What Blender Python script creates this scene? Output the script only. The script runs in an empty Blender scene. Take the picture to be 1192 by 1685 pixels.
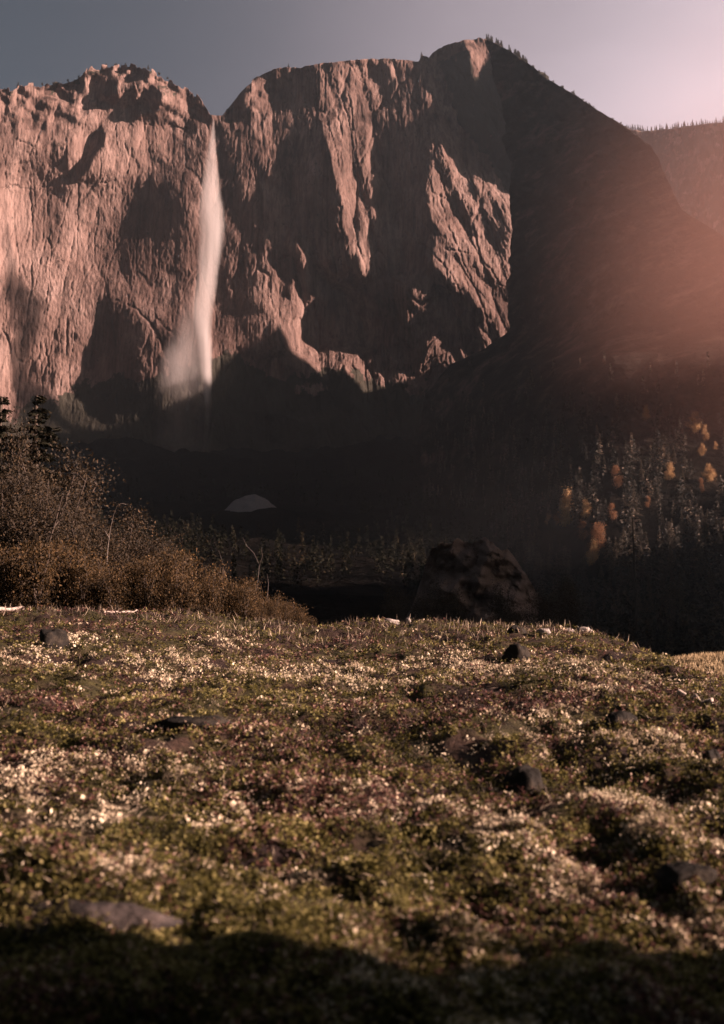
import bpy, math, random
import numpy as np
from mathutils import Vector

random.seed(7)
rng = np.random.default_rng(7)
S = bpy.context.scene
COL = S.collection

# ------------------------------------------------------------------ camera
FPX = 1800.0                      # focal length in pixels of the 1192 x 1685 picture
PITCH = math.atan((1070 - 842.5) / FPX)
cam_d = bpy.data.cameras.new('camera')
cam = bpy.data.objects.new('camera', cam_d)
COL.objects.link(cam)
cam.location = (0, 0, 0)
cam.rotation_euler = (math.pi / 2 + PITCH, 0, 0)
cam_d.sensor_fit = 'VERTICAL'
cam_d.sensor_height = 36.0
cam_d.lens = FPX / 1685 * 36.0
cam_d.clip_start = 0.1
cam_d.clip_end = 30000
cam_d.dof.use_dof = True
cam_d.dof.focus_distance = 32.0
cam_d.dof.aperture_fstop = 1.8
S.camera = cam

# ------------------------------------------------------------------ sun and sky
SUN_AZ, SUN_EL = math.radians(103), math.radians(18)     # azimuth from +Y (view) towards +X
SUN = np.array([math.cos(SUN_EL) * math.sin(SUN_AZ), math.cos(SUN_EL) * math.cos(SUN_AZ), math.sin(SUN_EL)])
sd = bpy.data.lights.new('sun', 'SUN')
sd.energy = 5.0
sd.angle = math.radians(0.5)
sd.color = (1.0, 0.68, 0.57)
so = bpy.data.objects.new('sun', sd)
COL.objects.link(so)
so.rotation_euler = Vector(SUN).to_track_quat('Z', 'Y').to_euler()

W = bpy.data.worlds.new('World')
S.world = W
W.use_nodes = True
wt = W.node_tree
for n in list(wt.nodes):
    wt.nodes.remove(n)


def N(t, typ, **kw):
    n = t.nodes.new(typ)
    for k, v in kw.items():
        setattr(n, k, v)
    return n


out = N(wt, 'ShaderNodeOutputWorld')
bg = N(wt, 'ShaderNodeBackground')
bg.inputs['Strength'].default_value = 0.05
sky = N(wt, 'ShaderNodeTexSky', sky_type='NISHITA', sun_disc=False)
sky.sun_elevation = SUN_EL
sky.sun_rotation = SUN_AZ
sky.dust_density = 2.5
hsv = N(wt, 'ShaderNodeHueSaturation')
hsv.inputs['Saturation'].default_value = 0.62
hsv.inputs['Value'].default_value = 0.26
wt.links.new(sky.outputs[0], hsv.inputs['Color'])
# a thin bright veil of high cloud in the right-hand half of the sky
tc = N(wt, 'ShaderNodeTexCoord')
dot = N(wt, 'ShaderNodeVectorMath', operation='DOT_PRODUCT')
wt.links.new(tc.outputs['Generated'], dot.inputs[0])
gd = Vector((0.56, 0.80, 0.20)).normalized()
dot.inputs[1].default_value = gd
ramp = N(wt, 'ShaderNodeValToRGB')
ramp.color_ramp.interpolation = 'B_SPLINE'
els = ramp.color_ramp.elements
els[0].position = 0.60; els[0].color = (0, 0, 0, 1)
els[1].position = 1.0; els[1].color = (1, 1, 1, 1)
e = els.new(0.75); e.color = (0.06, 0.06, 0.06, 1)
e = els.new(0.87); e.color = (0.36, 0.36, 0.36, 1)
e = els.new(0.95); e.color = (0.80, 0.80, 0.80, 1)
wt.links.new(dot.outputs['Value'], ramp.inputs[0])
mix = N(wt, 'ShaderNodeMix', data_type='RGBA')
cmap = N(wt, 'ShaderNodeMapping')
cmap.inputs['Scale'].default_value = (2.0, 2.0, 6.0)
wt.links.new(tc.outputs['Generated'], cmap.inputs['Vector'])
cn = N(wt, 'ShaderNodeTexNoise')
cn.inputs['Scale'].default_value = 1.6; cn.inputs['Detail'].default_value = 4
wt.links.new(cmap.outputs[0], cn.inputs['Vector'])
cr = N(wt, 'ShaderNodeMapRange')
cr.inputs['To Min'].default_value = 0.72; cr.inputs['To Max'].default_value = 1.22
wt.links.new(cn.outputs['Fac'], cr.inputs['Value'])
cm = N(wt, 'ShaderNodeMath', operation='MULTIPLY', use_clamp=True)
wt.links.new(ramp.outputs[0], cm.inputs[0]); wt.links.new(cr.outputs['Result'], cm.inputs[1])
wt.links.new(cm.outputs[0], mix.inputs['Factor'])
wt.links.new(hsv.outputs[0], mix.inputs['A'])
mix.inputs['B'].default_value = (6.6, 5.25, 5.7, 1)
# unseen sky behind the viewer dimmed to weaken the fill light
sxyz = N(wt, 'ShaderNodeSeparateXYZ')
wt.links.new(tc.outputs['Generated'], sxyz.inputs[0])
mr = N(wt, 'ShaderNodeMapRange', interpolation_type='SMOOTHSTEP')
mr.inputs['From Min'].default_value = -0.1
mr.inputs['From Max'].default_value = 0.75
mr.inputs['To Min'].default_value = 0.68
mr.inputs['To Max'].default_value = 1.0
wt.links.new(sxyz.outputs['Y'], mr.inputs['Value'])
mul = N(wt, 'ShaderNodeMix', data_type='RGBA', blend_type='MULTIPLY')
mul.inputs['Factor'].default_value = 1.0
wt.links.new(mix.outputs['Result'], mul.inputs['A'])
wt.links.new(mr.outputs['Result'], mul.inputs['B'])
wt.links.new(mul.outputs['Result'], bg.inputs['Color'])
wt.links.new(bg.outputs[0], out.inputs['Surface'])

S.view_settings.view_transform = 'Standard'
S.view_settings.look = 'None'
S.view_settings.exposure = 1.85
S.view_settings.gamma = 1.0
S.cycles.max_bounces = 6
S.cycles.diffuse_bounces = 1
S.cycles.transparent_max_bounces = 16
S.cycles.volume_bounces = 1
S.cycles.use_denoising = True
S.cycles.sample_clamp_indirect = 4.0

# ------------------------------------------------------------------ helpers


def P(px, py, y):
    """World point seen at photograph pixel (px, py) at forward distance y (arrays allowed)."""
    px, py, y = np.broadcast_arrays(np.asarray(px, float), np.asarray(py, float), np.asarray(y, float))
    u = (px - 596) / FPX
    v = (842.5 - py) / FPX
    dy = math.cos(PITCH) - v * math.sin(PITCH)
    dz = math.sin(PITCH) + v * math.cos(PITCH)
    k = y / dy
    return np.stack([u * k, y, dz * k], -1)


def _h(ix, iy, iz, seed):
    n = (ix * 374761393 + iy * 668265263 + iz * 2147483647 + seed * 974634777) & 0xffffffff
    n = ((n ^ (n >> 13)) * 1274126177) & 0xffffffff
    n = (n ^ (n >> 16)) & 0xffffffff
    n = (n * 2246822519) & 0xffffffff
    return ((n ^ (n >> 15)) & 0xffffff) / float(0xffffff) * 2 - 1


def noise(x, y, z=None, seed=0):
    """Smooth value noise in -1..1."""
    x = np.asarray(x, float); y = np.asarray(y, float)
    ix = np.floor(x).astype(np.int64); iy = np.floor(y).astype(np.int64)
    fx = x - ix; fy = y - iy
    fx = fx ** 3 * (fx * (fx * 6 - 15) + 10); fy = fy ** 3 * (fy * (fy * 6 - 15) + 10)
    if z is None:
        a = _h(ix, iy, 0, seed); b = _h(ix + 1, iy, 0, seed)
        c = _h(ix, iy + 1, 0, seed); d = _h(ix + 1, iy + 1, 0, seed)
        return (a + (b - a) * fx) * (1 - fy) + (c + (d - c) * fx) * fy
    z = np.asarray(z, float)
    iz = np.floor(z).astype(np.int64); fz = z - iz
    fz = fz ** 3 * (fz * (fz * 6 - 15) + 10)
    r = []
    for k in (0, 1):
        a = _h(ix, iy, iz + k, seed); b = _h(ix + 1, iy, iz + k, seed)
        c = _h(ix, iy + 1, iz + k, seed); d = _h(ix + 1, iy + 1, iz + k, seed)
        r.append((a + (b - a) * fx) * (1 - fy) + (c + (d - c) * fx) * fy)
    return r[0] + (r[1] - r[0]) * fz


def fbm(x, y, oct=4, seed=0, gain=0.5, z=None):
    s = 0; a = 1.0; t = 0
    for o in range(oct):
        f = 2.03 ** o
        s = s + a * noise(np.asarray(x) * f + o * 17.3, np.asarray(y) * f - o * 9.1,
                          None if z is None else np.asarray(z) * f + o * 5.7, seed + o)
        t += a; a *= gain
    return s / t


def sstep(a, b, x):
    t = np.clip((np.asarray(x, float) - a) / (b - a), 0, 1)
    return t * t * (3 - 2 * t)


def mesh_np(name, verts, faces, mats, smooth=False, attrs=None, mat_idx=None, parent=None):
    """Link one mesh object from numpy arrays; faces is (n,3) or (n,4)."""
    me = bpy.data.meshes.new(name)
    verts = np.asarray(verts, np.float32).reshape(-1, 3)
    faces = np.asarray(faces, np.int32)
    k = faces.shape[1]
    me.vertices.add(len(verts)); me.vertices.foreach_set('co', verts.ravel())
    me.loops.add(faces.size); me.loops.foreach_set('vertex_index', faces.ravel())
    me.polygons.add(len(faces))
    me.polygons.foreach_set('loop_start', np.arange(0, faces.size, k, dtype=np.int32))
    me.polygons.foreach_set('loop_total', np.full(len(faces), k, np.int32))
    if smooth:
        me.polygons.foreach_set('use_smooth', np.ones(len(faces), bool))
    for m in (mats if isinstance(mats, (list, tuple)) else [mats]):
        me.materials.append(m)
    if mat_idx is not None:
        me.polygons.foreach_set('material_index', np.asarray(mat_idx, np.int32))
    for an, arr in (attrs or {}).items():
        arr = np.asarray(arr, np.float32)
        at = me.attributes.new(an, 'FLOAT', 'POINT')
        at.data.foreach_set('value', arr.ravel())
    me.update(calc_edges=True)
    o = bpy.data.objects.new(name, me)
    COL.objects.link(o)
    if parent is not None:
        o.parent = parent
    return o


def grid_faces(nr, nc):
    i = np.arange(nr - 1)[:, None] * nc + np.arange(nc - 1)[None, :]
    return np.stack([i, i + 1, i + nc + 1, i + nc], -1).reshape(-1, 4)


def tag(o, label=None, cat=None, group=None, kind=None):
    if label: o['label'] = label
    if cat: o['category'] = cat
    if group: o['group'] = group
    if kind: o['kind'] = kind
    return o


def empty(name, loc, rz=0.0):
    o = bpy.data.objects.new(name, None)
    COL.objects.link(o)
    o.location = loc
    o.rotation_euler = (0, 0, rz)
    return o


def copy_tree(o, parent=None):
    c = o.copy()
    COL.objects.link(c)
    c.parent = parent
    for ch in list(o.children):
        copy_tree(ch, c)
    return c


def cells(x, y, seed=0):
    """Nearest jittered lattice point: a random value per cell and the distance to the cell border."""
    ix = np.floor(x).astype(np.int64); iy = np.floor(y).astype(np.int64)
    d1 = np.full(x.shape, 9.0); d2 = np.full(x.shape, 9.0); val = np.zeros(x.shape)
    for a in (-1, 0, 1):
        for b in (-1, 0, 1):
            jx = ix + a; jy = iy + b
            cx = jx + .5 + .48 * _h(jx, jy, 1, seed); cy_ = jy + .5 + .48 * _h(jx, jy, 2, seed)
            d = np.hypot(x - cx, y - cy_)
            v = _h(jx, jy, 3, seed)
            near = d < d1
            d2 = np.where(near, d1, np.minimum(d2, d)); val = np.where(near, v, val); d1 = np.where(near, d, d1)
    return val, d2 - d1


# ------------------------------------------------------------------ materials
def material(name):
    m = bpy.data.materials.new(name)
    m.use_nodes = True
    t = m.node_tree
    b = t.nodes['Principled BSDF']
    b.inputs['Specular IOR Level'].default_value = 0.15
    b.inputs['Roughness'].default_value = 0.9
    return m, t, b


def noise_node(t, scale, detail=6, rough=0.6, vec=None):
    n = N(t, 'ShaderNodeTexNoise')
    n.inputs['Scale'].default_value = scale
    n.inputs['Detail'].default_value = detail
    n.inputs['Roughness'].default_value = rough
    if vec is not None:
        t.links.new(vec, n.inputs['Vector'])
    return n


def mapped(t, scale):
    tc = N(t, 'ShaderNodeTexCoord')
    mp = N(t, 'ShaderNodeMapping')
    mp.inputs['Scale'].default_value = scale
    t.links.new(tc.outputs['Object'], mp.inputs['Vector'])
    return mp.outputs[0]


def ramp_node(t, fac, stops):
    r = N(t, 'ShaderNodeValToRGB')
    e = r.color_ramp.elements
    e[0].position, e[0].color = stops[0][0], (*stops[0][1], 1)
    e[1].position, e[1].color = stops[-1][0], (*stops[-1][1], 1)
    for p, c in stops[1:-1]:
        q = e.new(p); q.color = (*c, 1)
    t.links.new(fac, r.inputs[0])
    return r


def mixc(t, fac, a, b, mode='MIX'):
    m = N(t, 'ShaderNodeMix', data_type='RGBA', blend_type=mode)
    for sock, v in (('Factor', fac), ('A', a), ('B', b)):
        if hasattr(v, 'links') or isinstance(v, bpy.types.NodeSocket):
            t.links.new(v, m.inputs[sock])
        elif isinstance(v, (int, float)):
            m.inputs[sock].default_value = v
        else:
            m.inputs[sock].default_value = (*v, 1)
    return m.outputs['Result']


def bump(t, b, h, strength, dist):
    bn = N(t, 'ShaderNodeBump')
    bn.inputs['Strength'].default_value = strength
    bn.inputs['Distance'].default_value = dist
    t.links.new(h, bn.inputs['Height'])
    t.links.new(bn.outputs[0], b.inputs['Normal'])


def cliff_material():
    m, t, b = material('granite')
    v1 = mapped(t, (0.018, 0.018, 0.010))
    n1 = noise_node(t, 1.0, 8, 0.62, v1)
    c1 = ramp_node(t, n1.outputs['Fac'], [(0.30, (0.085, 0.055, 0.046)), (0.46, (0.165, 0.110, 0.093)), (0.60, (0.225, 0.158, 0.136)), (0.74, (0.30, 0.22, 0.195))])
    # long dark water streaks down the face
    v2 = mapped(t, (0.085, 0.085, 0.0045))
    n2 = noise_node(t, 1.0, 5, 0.6, v2)
    st = ramp_node(t, n2.outputs['Fac'], [(0.40, (0.30, 0.27, 0.27)), (0.53, (1, 1, 1))])
    v4 = mapped(t, (0.006, 0.006, 0.006))
    n4 = noise_node(t, 1.0, 3, 0.5, v4)
    amt = ramp_node(t, n4.outputs['Fac'], [(0.40, (0.15, 0.15, 0.15)), (0.62, (0.85, 0.85, 0.85))])
    c2 = mixc(t, amt.outputs[0], c1.outputs[0], st.outputs[0], 'MULTIPLY')
    n7 = noise_node(t, 1.0, 4, 0.65, mapped(t, (0.26, 0.26, 0.012)))
    st2 = ramp_node(t, n7.outputs['Fac'], [(0.36, (0.55, 0.53, 0.53)), (0.56, (1.06, 1.05, 1.05))])
    c2 = mixc(t, 0.8, c2, st2.outputs[0], 'MULTIPLY')
    # brown lichen and scrub specks
    v3 = mapped(t, (0.16, 0.16, 0.10))
    n3 = noise_node(t, 1.0, 4, 0.65, v3)
    sp = ramp_node(t, n3.outputs['Fac'], [(0.60, (0, 0, 0)), (0.70, (1, 1, 1))])
    c3 = mixc(t, sp.outputs[0], c2, (0.055, 0.045, 0.036))
    # scrub and talus, plus lower-wall shade put into the colour
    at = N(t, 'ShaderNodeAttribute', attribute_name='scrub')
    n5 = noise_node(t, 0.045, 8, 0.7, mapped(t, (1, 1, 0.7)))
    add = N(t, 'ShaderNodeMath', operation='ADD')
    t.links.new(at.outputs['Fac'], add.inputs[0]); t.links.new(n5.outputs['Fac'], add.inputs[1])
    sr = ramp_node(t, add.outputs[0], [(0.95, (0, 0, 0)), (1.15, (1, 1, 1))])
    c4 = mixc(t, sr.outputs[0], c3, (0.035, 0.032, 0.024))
    wa = N(t, 'ShaderNodeAttribute', attribute_name='wall_shade')
    c5 = mixc(t, wa.outputs['Fac'], c4, (0.45, 0.42, 0.42), 'MULTIPLY')  # shade beside the fall and on the right wall darkened into the rock colour
    t.links.new(c5, b.inputs['Base Color'])
    n6 = noise_node(t, 1.0, 7, 0.65, mapped(t, (0.16, 0.16, 0.05)))
    bump(t, b, n6.outputs['Fac'], 0.7, 4.0)
    return m


def slope_material():
    m, t, b = material('wooded_slope')
    b.inputs['Specular IOR Level'].default_value = 0.0
    n1 = noise_node(t, 1.0, 8, 0.68, mapped(t, (0.02, 0.02, 0.035)))
    c = ramp_node(t, n1.outputs['Fac'], [(0.36, (0.014, 0.015, 0.014)), (0.52, (0.032, 0.028, 0.025)), (0.62, (0.085, 0.062, 0.052)), (0.74, (0.16, 0.115, 0.095))])
    # below the tree line the ground is needle litter and scrub
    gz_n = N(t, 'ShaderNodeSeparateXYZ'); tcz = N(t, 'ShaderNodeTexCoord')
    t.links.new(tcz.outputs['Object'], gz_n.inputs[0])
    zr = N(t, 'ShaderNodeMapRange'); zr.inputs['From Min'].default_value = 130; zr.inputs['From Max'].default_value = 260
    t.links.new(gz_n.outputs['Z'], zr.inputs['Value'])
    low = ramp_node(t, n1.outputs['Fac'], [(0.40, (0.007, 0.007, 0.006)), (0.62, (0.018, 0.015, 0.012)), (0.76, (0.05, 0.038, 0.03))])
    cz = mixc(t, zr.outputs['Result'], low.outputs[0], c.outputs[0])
    t.links.new(cz, b.inputs['Base Color'])
    n2 = noise_node(t, 1.0, 6, 0.7, mapped(t, (0.08, 0.08, 0.05)))
    bump(t, b, n2.outputs['Fac'], 0.9, 6.0)
    return m


def valley_material():
    m, t, b = material('shaded_valley_woods')
    b.inputs['Specular IOR Level'].default_value = 0.0
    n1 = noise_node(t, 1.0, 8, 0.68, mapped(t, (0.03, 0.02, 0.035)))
    c = ramp_node(t, n1.outputs['Fac'], [(0.36, (0.004, 0.004, 0.004)), (0.60, (0.008, 0.007, 0.006)), (0.75, (0.018, 0.015, 0.013))])  # valley shade put into the base colour, dark even under sun
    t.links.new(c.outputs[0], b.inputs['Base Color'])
    n2 = noise_node(t, 1.0, 6, 0.7, mapped(t, (0.08, 0.08, 0.05)))
    bump(t, b, n2.outputs['Fac'], 0.9, 6.0)
    return m


def ground_material():
    m, t, b = material('moss_and_soil')
    n1 = noise_node(t, 1.1, 5, 0.6, mapped(t, (1, 1, 1)))
    n2 = noise_node(t, 9.0, 6, 0.7, mapped(t, (1, 1, 1)))
    c1 = ramp_node(t, n1.outputs['Fac'], [(0.34, (0.030, 0.020, 0.020)), (0.47, (0.055, 0.035, 0.026)), (0.58, (0.060, 0.055, 0.022)), (0.72, (0.035, 0.028, 0.02))])
    c2 = ramp_node(t, n2.outputs['Fac'], [(0.35, (0.35, 0.35, 0.35)), (0.65, (1.15, 1.1, 1.05))])
    c = mixc(t, 1.0, c1.outputs[0], c2.outputs[0], 'MULTIPLY')
    t.links.new(c, b.inputs['Base Color'])
    n3 = noise_node(t, 22.0, 6, 0.7, mapped(t, (1, 1, 1)))
    bump(t, b, n3.outputs['Fac'], 1.0, 0.05)
    return m


M_CLIFF = cliff_material()
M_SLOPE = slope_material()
M_GROUND = ground_material()

# ------------------------------------------------------------------ the cliff
# relief on a regular photo-angle lattice: ribs, gullies and flakes of the wall, integrated from
# which way each piece of rock turns (1 = towards the right, 0 = towards the left)
STEP = 1.6
GX = np.arange(-260, 960, STEP)
GY = np.arange(30, 860, STEP)
XX, YY = np.meshgrid(GX, GY)


def inside(poly):
    p = np.asarray(poly, float)
    r = np.zeros(XX.shape, bool)
    # slightly ragged outline
    wx = XX + 4.0 * fbm(XX / 16, YY / 22, 3, 91); wy = YY + 6.0 * fbm(XX / 16, YY / 22, 3, 92)
    j = len(p) - 1
    for i in range(len(p)):
        xi, yi = p[i]; xj, yj = p[j]
        if yi != yj:
            c = ((yi > wy) != (yj > wy)) & (wx < (xj - xi) * (wy - yi) / (yj - yi) + xi)
            r ^= c
        j = i
    return r.astype(float)


def blur(a, s):
    if s <= 0: return a
    s = s / STEP
    k = np.arange(-int(3 * s) - 1, int(3 * s) + 2)
    g = np.exp(-k * k / (2 * s * s)); g /= g.sum()
    h = len(k) // 2
    a = np.pad(a, ((h, h), (h, h)), 'edge')
    a = np.apply_along_axis(lambda r: np.convolve(r, g, 'valid'), 1, a)
    return np.apply_along_axis(lambda r: np.convolve(r, g, 'valid'), 0, a)


T = np.full(XX.shape, 0.62)
PATCH = [
    # (turn, softness, outline in photo pixels)
    (1.02, 14, [(-260, 280), (48, 290), (52, 500), (30, 660), (0, 720), (-260, 720)]),
    (0.66, 14, [(60, 310), (190, 300), (170, 440), (150, 560), (60, 560), (48, 450)]),
    (0.72, 4, [(64, 640), (110, 630), (118, 690), (70, 700)]),
    (0.70, 4, [(10, 470), (70, 480), (50, 540), (0, 570), (-30, 520)]),
    (0.16, 24, [(318, 165), (345, 190), (342, 260), (325, 330), (322, 420), (315, 490), (300, 500), (285, 462), (262, 450), (225, 455), (180, 455), (158, 445), (168, 425), (176, 390), (192, 345), (215, 302), (258, 298), (285, 268), (292, 230), (302, 195)]),
    (0.16, 24, [(150, 478), (200, 490), (255, 540), (272, 640), (265, 700), (160, 700), (140, 600), (165, 540)]),
    (0.34, 10, [(255, 440), (300, 470), (318, 560), (318, 640), (275, 640), (262, 540)]),
    (0.54, 10, [(100, 440), (150, 450), (160, 540), (140, 620), (105, 640)]),
    (0.29, 6, [(366, 195), (455, 190), (470, 330), (440, 400), (425, 520), (360, 540), (350, 400), (362, 300)]),
    (0.37, 5, [(390, 200), (450, 200), (458, 260), (430, 300), (395, 290)]),
    (0.15, 4, [(350, 205), (368, 195), (388, 300), (396, 370), (380, 380), (364, 300)]),
    (0.24, 8, [(360, 330), (410, 360), (440, 440), (430, 530), (360, 540)]),
    (0.90, 2, [(438, 302), (446, 305), (440, 330), (430, 352), (434, 326)]),
    (0.00, 5, [(456, 160), (458, 190), (452, 205), (462, 250), (470, 310), (476, 345), (462, 372), (458, 430), (470, 500), (492, 470), (500, 500), (530, 500), (560, 470), (600, 520), (600, 465), (585, 430), (570, 390), (560, 330), (548, 290), (540, 220), (533, 180), (530, 118), (470, 120)]),
    (0.16, 8, [(455, 118), (534, 112), (534, 180), (460, 185)]),
    (0.80, 3, [(486, 352), (500, 390), (527, 458), (523, 490), (508, 484), (496, 420)]),
    (0.72, 4, [(530, 460), (556, 478), (546, 520), (526, 582), (482, 592), (470, 552), (480, 520), (510, 492)]),
    (0.50, 2, [(482, 435), (489, 445), (489, 495), (481, 490)]),
    (0.52, 4, [(533, 112), (608, 106), (624, 160), (637, 218), (646, 284), (638, 322), (642, 370), (648, 444), (636, 446), (624, 400), (617, 455), (602, 468), (597, 416), (584, 341), (575, 303), (563, 251), (545, 204), (534, 172)]),
    (0.10, 2, [(598, 115), (604, 115), (622, 210), (632, 285), (624, 280), (612, 210)]),
    (0.12, 2, [(568, 120), (573, 120), (580, 200), (590, 290), (583, 290), (572, 200)]),
    (0.98, 2, [(556, 280), (562, 280), (576, 338), (571, 352), (560, 312)]),
    (0.92, 2, [(588, 317), (600, 332), (614, 400), (611, 455), (600, 452), (594, 392)]),
    (0.10, 2, [(606, 322), (612, 330), (628, 410), (620, 440), (614, 390)]),
    (0.00, 4, [(610, 106), (690, 102), (706, 130), (712, 182), (718, 205), (714, 252), (709, 322), (714, 392), (722, 440), (712, 460), (697, 442), (683, 452), (678, 500), (660, 538), (652, 575), (600, 575), (600, 470), (620, 456), (650, 446), (645, 372), (640, 322), (648, 284), (638, 218), (624, 150)]),
    (0.80, 2, [(642, 100), (650, 100), (650, 125), (646, 128)]),
    (0.50, 3, [(692, 92), (706, 96), (716, 143), (730, 176), (749, 214), (791, 265), (829, 322), (838, 378), (832, 439), (834, 529), (791, 556), (730, 584), (664, 608), (652, 573), (659, 540), (678, 502), (683, 455), (697, 446), (711, 463), (725, 491), (720, 439), (716, 392), (711, 322), (716, 251), (720, 204), (711, 181), (709, 134)]),
    (0.98, 2, [(712, 140), (718, 146), (722, 178), (719, 184), (712, 168)]),
    (0.95, 2, [(746, 214), (752, 222), (756, 290), (748, 305), (742, 262)]),
    (0.92, 2, [(728, 182), (736, 196), (740, 262), (734, 290), (726, 230)]),
    (0.08, 2, [(758, 226), (766, 238), (790, 330), (782, 335), (766, 286)]),
    (0.10, 2, [(722, 440), (730, 455), (760, 520), (750, 530), (728, 490)]),
    (0.10, 2, [(764, 470), (774, 480), (800, 520), (792, 526), (770, 500)]),
    (0.92, 2, [(700, 448), (708, 460), (724, 500), (718, 508), (704, 480)]),
    (-0.10, 5, [(712, 98), (770, 76), (786, 130), (790, 260), (750, 212), (732, 172), (718, 140)]),
    (-0.05, 4, [(786, 78), (840, 84), (850, 330), (830, 318), (792, 262)]),
    (0.95, 3, [(768, 68), (800, 66), (812, 84), (800, 96), (786, 130), (776, 92)]),
    (0.62, 2, [(804, 180), (818, 190), (820, 215), (806, 232), (800, 205)]),
    (0.60, 2, [(784, 212), (792, 214), (806, 250), (826, 292), (818, 294), (796, 252)]),
    (0.55, 3, [(595, 588), (612, 580), (640, 582), (646, 612), (604, 612)]),
    (0.60, 2, [(556, 628), (600, 618), (622, 626), (604, 648), (562, 654)]),
    # blocks and dark clefts of the broken rim on the left
    (0.00, 2, [(158, 128), (194, 124), (192, 165), (152, 164)]),
    (0.00, 2, [(240, 148), (264, 142), (265, 180), (236, 182)]),
    (0.05, 2, [(216, 176), (234, 172), (232, 196), (216, 200)]),
    (0.05, 2, [(96, 150), (122, 146), (122, 160), (98, 164)]),
    (0.05, 2, [(52, 184), (66, 182), (68, 200), (54, 202)]),
    (0.05, 2, [(128, 130), (140, 124), (142, 150), (128, 152)]),
    (0.05, 2, [(228, 112), (242, 112), (240, 132), (230, 134)]),
    (0.00, 2, [(168, 206), (176, 222), (152, 268), (128, 300), (110, 297), (134, 262), (150, 230)]),
    (0.05, 1.5, [(107, 245), (111, 245), (114, 296), (108, 296)]),
    (0.95, 2, [(112, 240), (134, 218), (150, 216), (130, 262), (114, 290)]),
    (0.05, 1.5, [(322, 168), (340, 182), (350, 196), (346, 206), (330, 190)]),
    (0.95, 2, [(150, 108), (158, 110), (156, 128), (146, 128)]),
]
for val, soft, poly in PATCH:
    m_ = blur(inside(poly), soft)
    T = T * (1 - m_) + val * m_
# rock texture on top: tall flakes, and blocky ground towards the rim
SKY_X = [-260, -160, 0, 30, 60, 100, 130, 140, 150, 158, 175, 200, 240, 262, 282, 300, 325, 340, 347, 366, 373, 385, 400, 420, 445, 470, 490, 530, 600, 640, 690, 694, 706, 712, 730, 760, 790, 800, 830, 860, 880, 960]
SKY_Y = [165, 158, 150, 143, 140, 136, 128, 118, 107, 111, 110, 108, 110, 122, 132, 145, 160, 178, 190, 190, 178, 165, 147, 130, 117, 110, 112, 104, 97, 96, 101, 92, 94, 86, 75, 67, 62, 64, 78, 98, 112, 160]
skyline = np.interp(GX, SKY_X, SKY_Y)
depth_below = YY - skyline[None, :]
rim = sstep(110, 20, depth_below) * sstep(330, 300, XX) + 0.8 * sstep(90, 20, depth_below) * sstep(362, 372, XX) * sstep(470, 440, XX)
warp = 5 * fbm(XX / 40, YY / 60, 3, 5)
def facet(a, k=3.0):
    return np.tanh(k * a)


run = 0.10 * sstep(330, 120, XX) - 0.16 * sstep(440, 520, XX) - 0.30 * sstep(670, 740, XX)     # how the joints lean
wx_ = XX + run * (YY - 300) + 5 * fbm(XX / 22, YY / 50, 3, 16)
wy_ = YY + 16 * fbm(XX / 30, YY / 40, 3, 17)
c1_, b1_ = cells(wx_ / 26, wy_ / 150, 21)
c2_, b2_ = cells(wx_ / 11, wy_ / 75, 22)
c3_, b3_ = cells(wx_ / 5.5, wy_ / 26, 23)
right = sstep(350, 470, XX)
tex = (0.10 + .16 * right) * c1_ + (0.09 + .15 * right) * c2_ + (.07 + .05 * right) * c3_ + (0.05 + .08 * right) * facet(fbm(wx_ / 3.2, wy_ / 26, 3, 14)) + .10 * facet(fbm(XX / 14, YY / 16, 4, 18), 2)
def line_dist(pl):
    d = np.full(XX.shape, 1e9)
    jx = XX + 3 * fbm(XX / 9, YY / 12, 3, 95); jy = YY + 4 * fbm(XX / 9, YY / 12, 3, 96)
    for (ax, ay), (bx, by) in zip(pl[:-1], pl[1:]):
        vx, vy = bx - ax, by - ay
        q = np.clip(((jx - ax) * vx + (jy - ay) * vy) / (vx * vx + vy * vy), 0, 1)
        d = np.minimum(d, np.hypot(jx - ax - q * vx, jy - ay - q * vy))
    return d


JOINTS = [  # long joints and ledges: (depth in metres, width in pixels, line)
    (9, 1.6, [(-40, 320), (20, 306), (60, 312), (110, 300), (170, 302), (190, 296)]), (7, 1.4, [(49, 290), (54, 380), (52, 470), (36, 560), (28, 660)]),
    (10, 2.0, [(160, 500), (190, 492), (225, 508), (258, 545), (275, 590)]), (6, 1.3, [(108, 240), (109, 298)]),
    (8, 1.6, [(-60, 545), (-10, 520), (14, 560), (20, 600)]), (6, 1.3, [(240, 205), (290, 206), (312, 214)]), (6, 1.2, [(10, 225), (60, 240), (100, 215), (150, 205)]),
    (6, 1.3, [(64, 440), (96, 432), (130, 425)]), (6, 1.2, [(78, 330), (84, 424), (70, 540), (84, 640)]), (5, 1.2, [(130, 320), (126, 420), (112, 520), (104, 640)]), (6, 1.2, [(200, 210), (214, 262), (206, 300)]),
    (9, 1.6, [(728, 180), (752, 240), (790, 330), (806, 400)]), (8, 1.5, [(756, 226), (800, 300), (830, 350)]), (7, 1.4, [(716, 300), (740, 380), (772, 450), (800, 520)]), (7, 1.4, [(700, 450), (740, 500), (770, 545)]),
    (8, 1.5, [(600, 112), (616, 190), (630, 285)]), (7, 1.4, [(571, 115), (580, 200), (596, 330)]), (6, 1.2, [(552, 115), (558, 200), (570, 290)]), (7, 1.3, [(590, 300), (612, 370), (618, 450)]),
    (6, 1.3, [(730, 410), (780, 420), (836, 405)]), (6, 1.2, [(742, 470), (790, 460), (832, 470)]), (6, 1.3, [(400, 200), (412, 290), (396, 380), (402, 470)]), (6, 1.2, [(430, 190), (438, 280), (420, 350), (436, 430)])]
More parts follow.
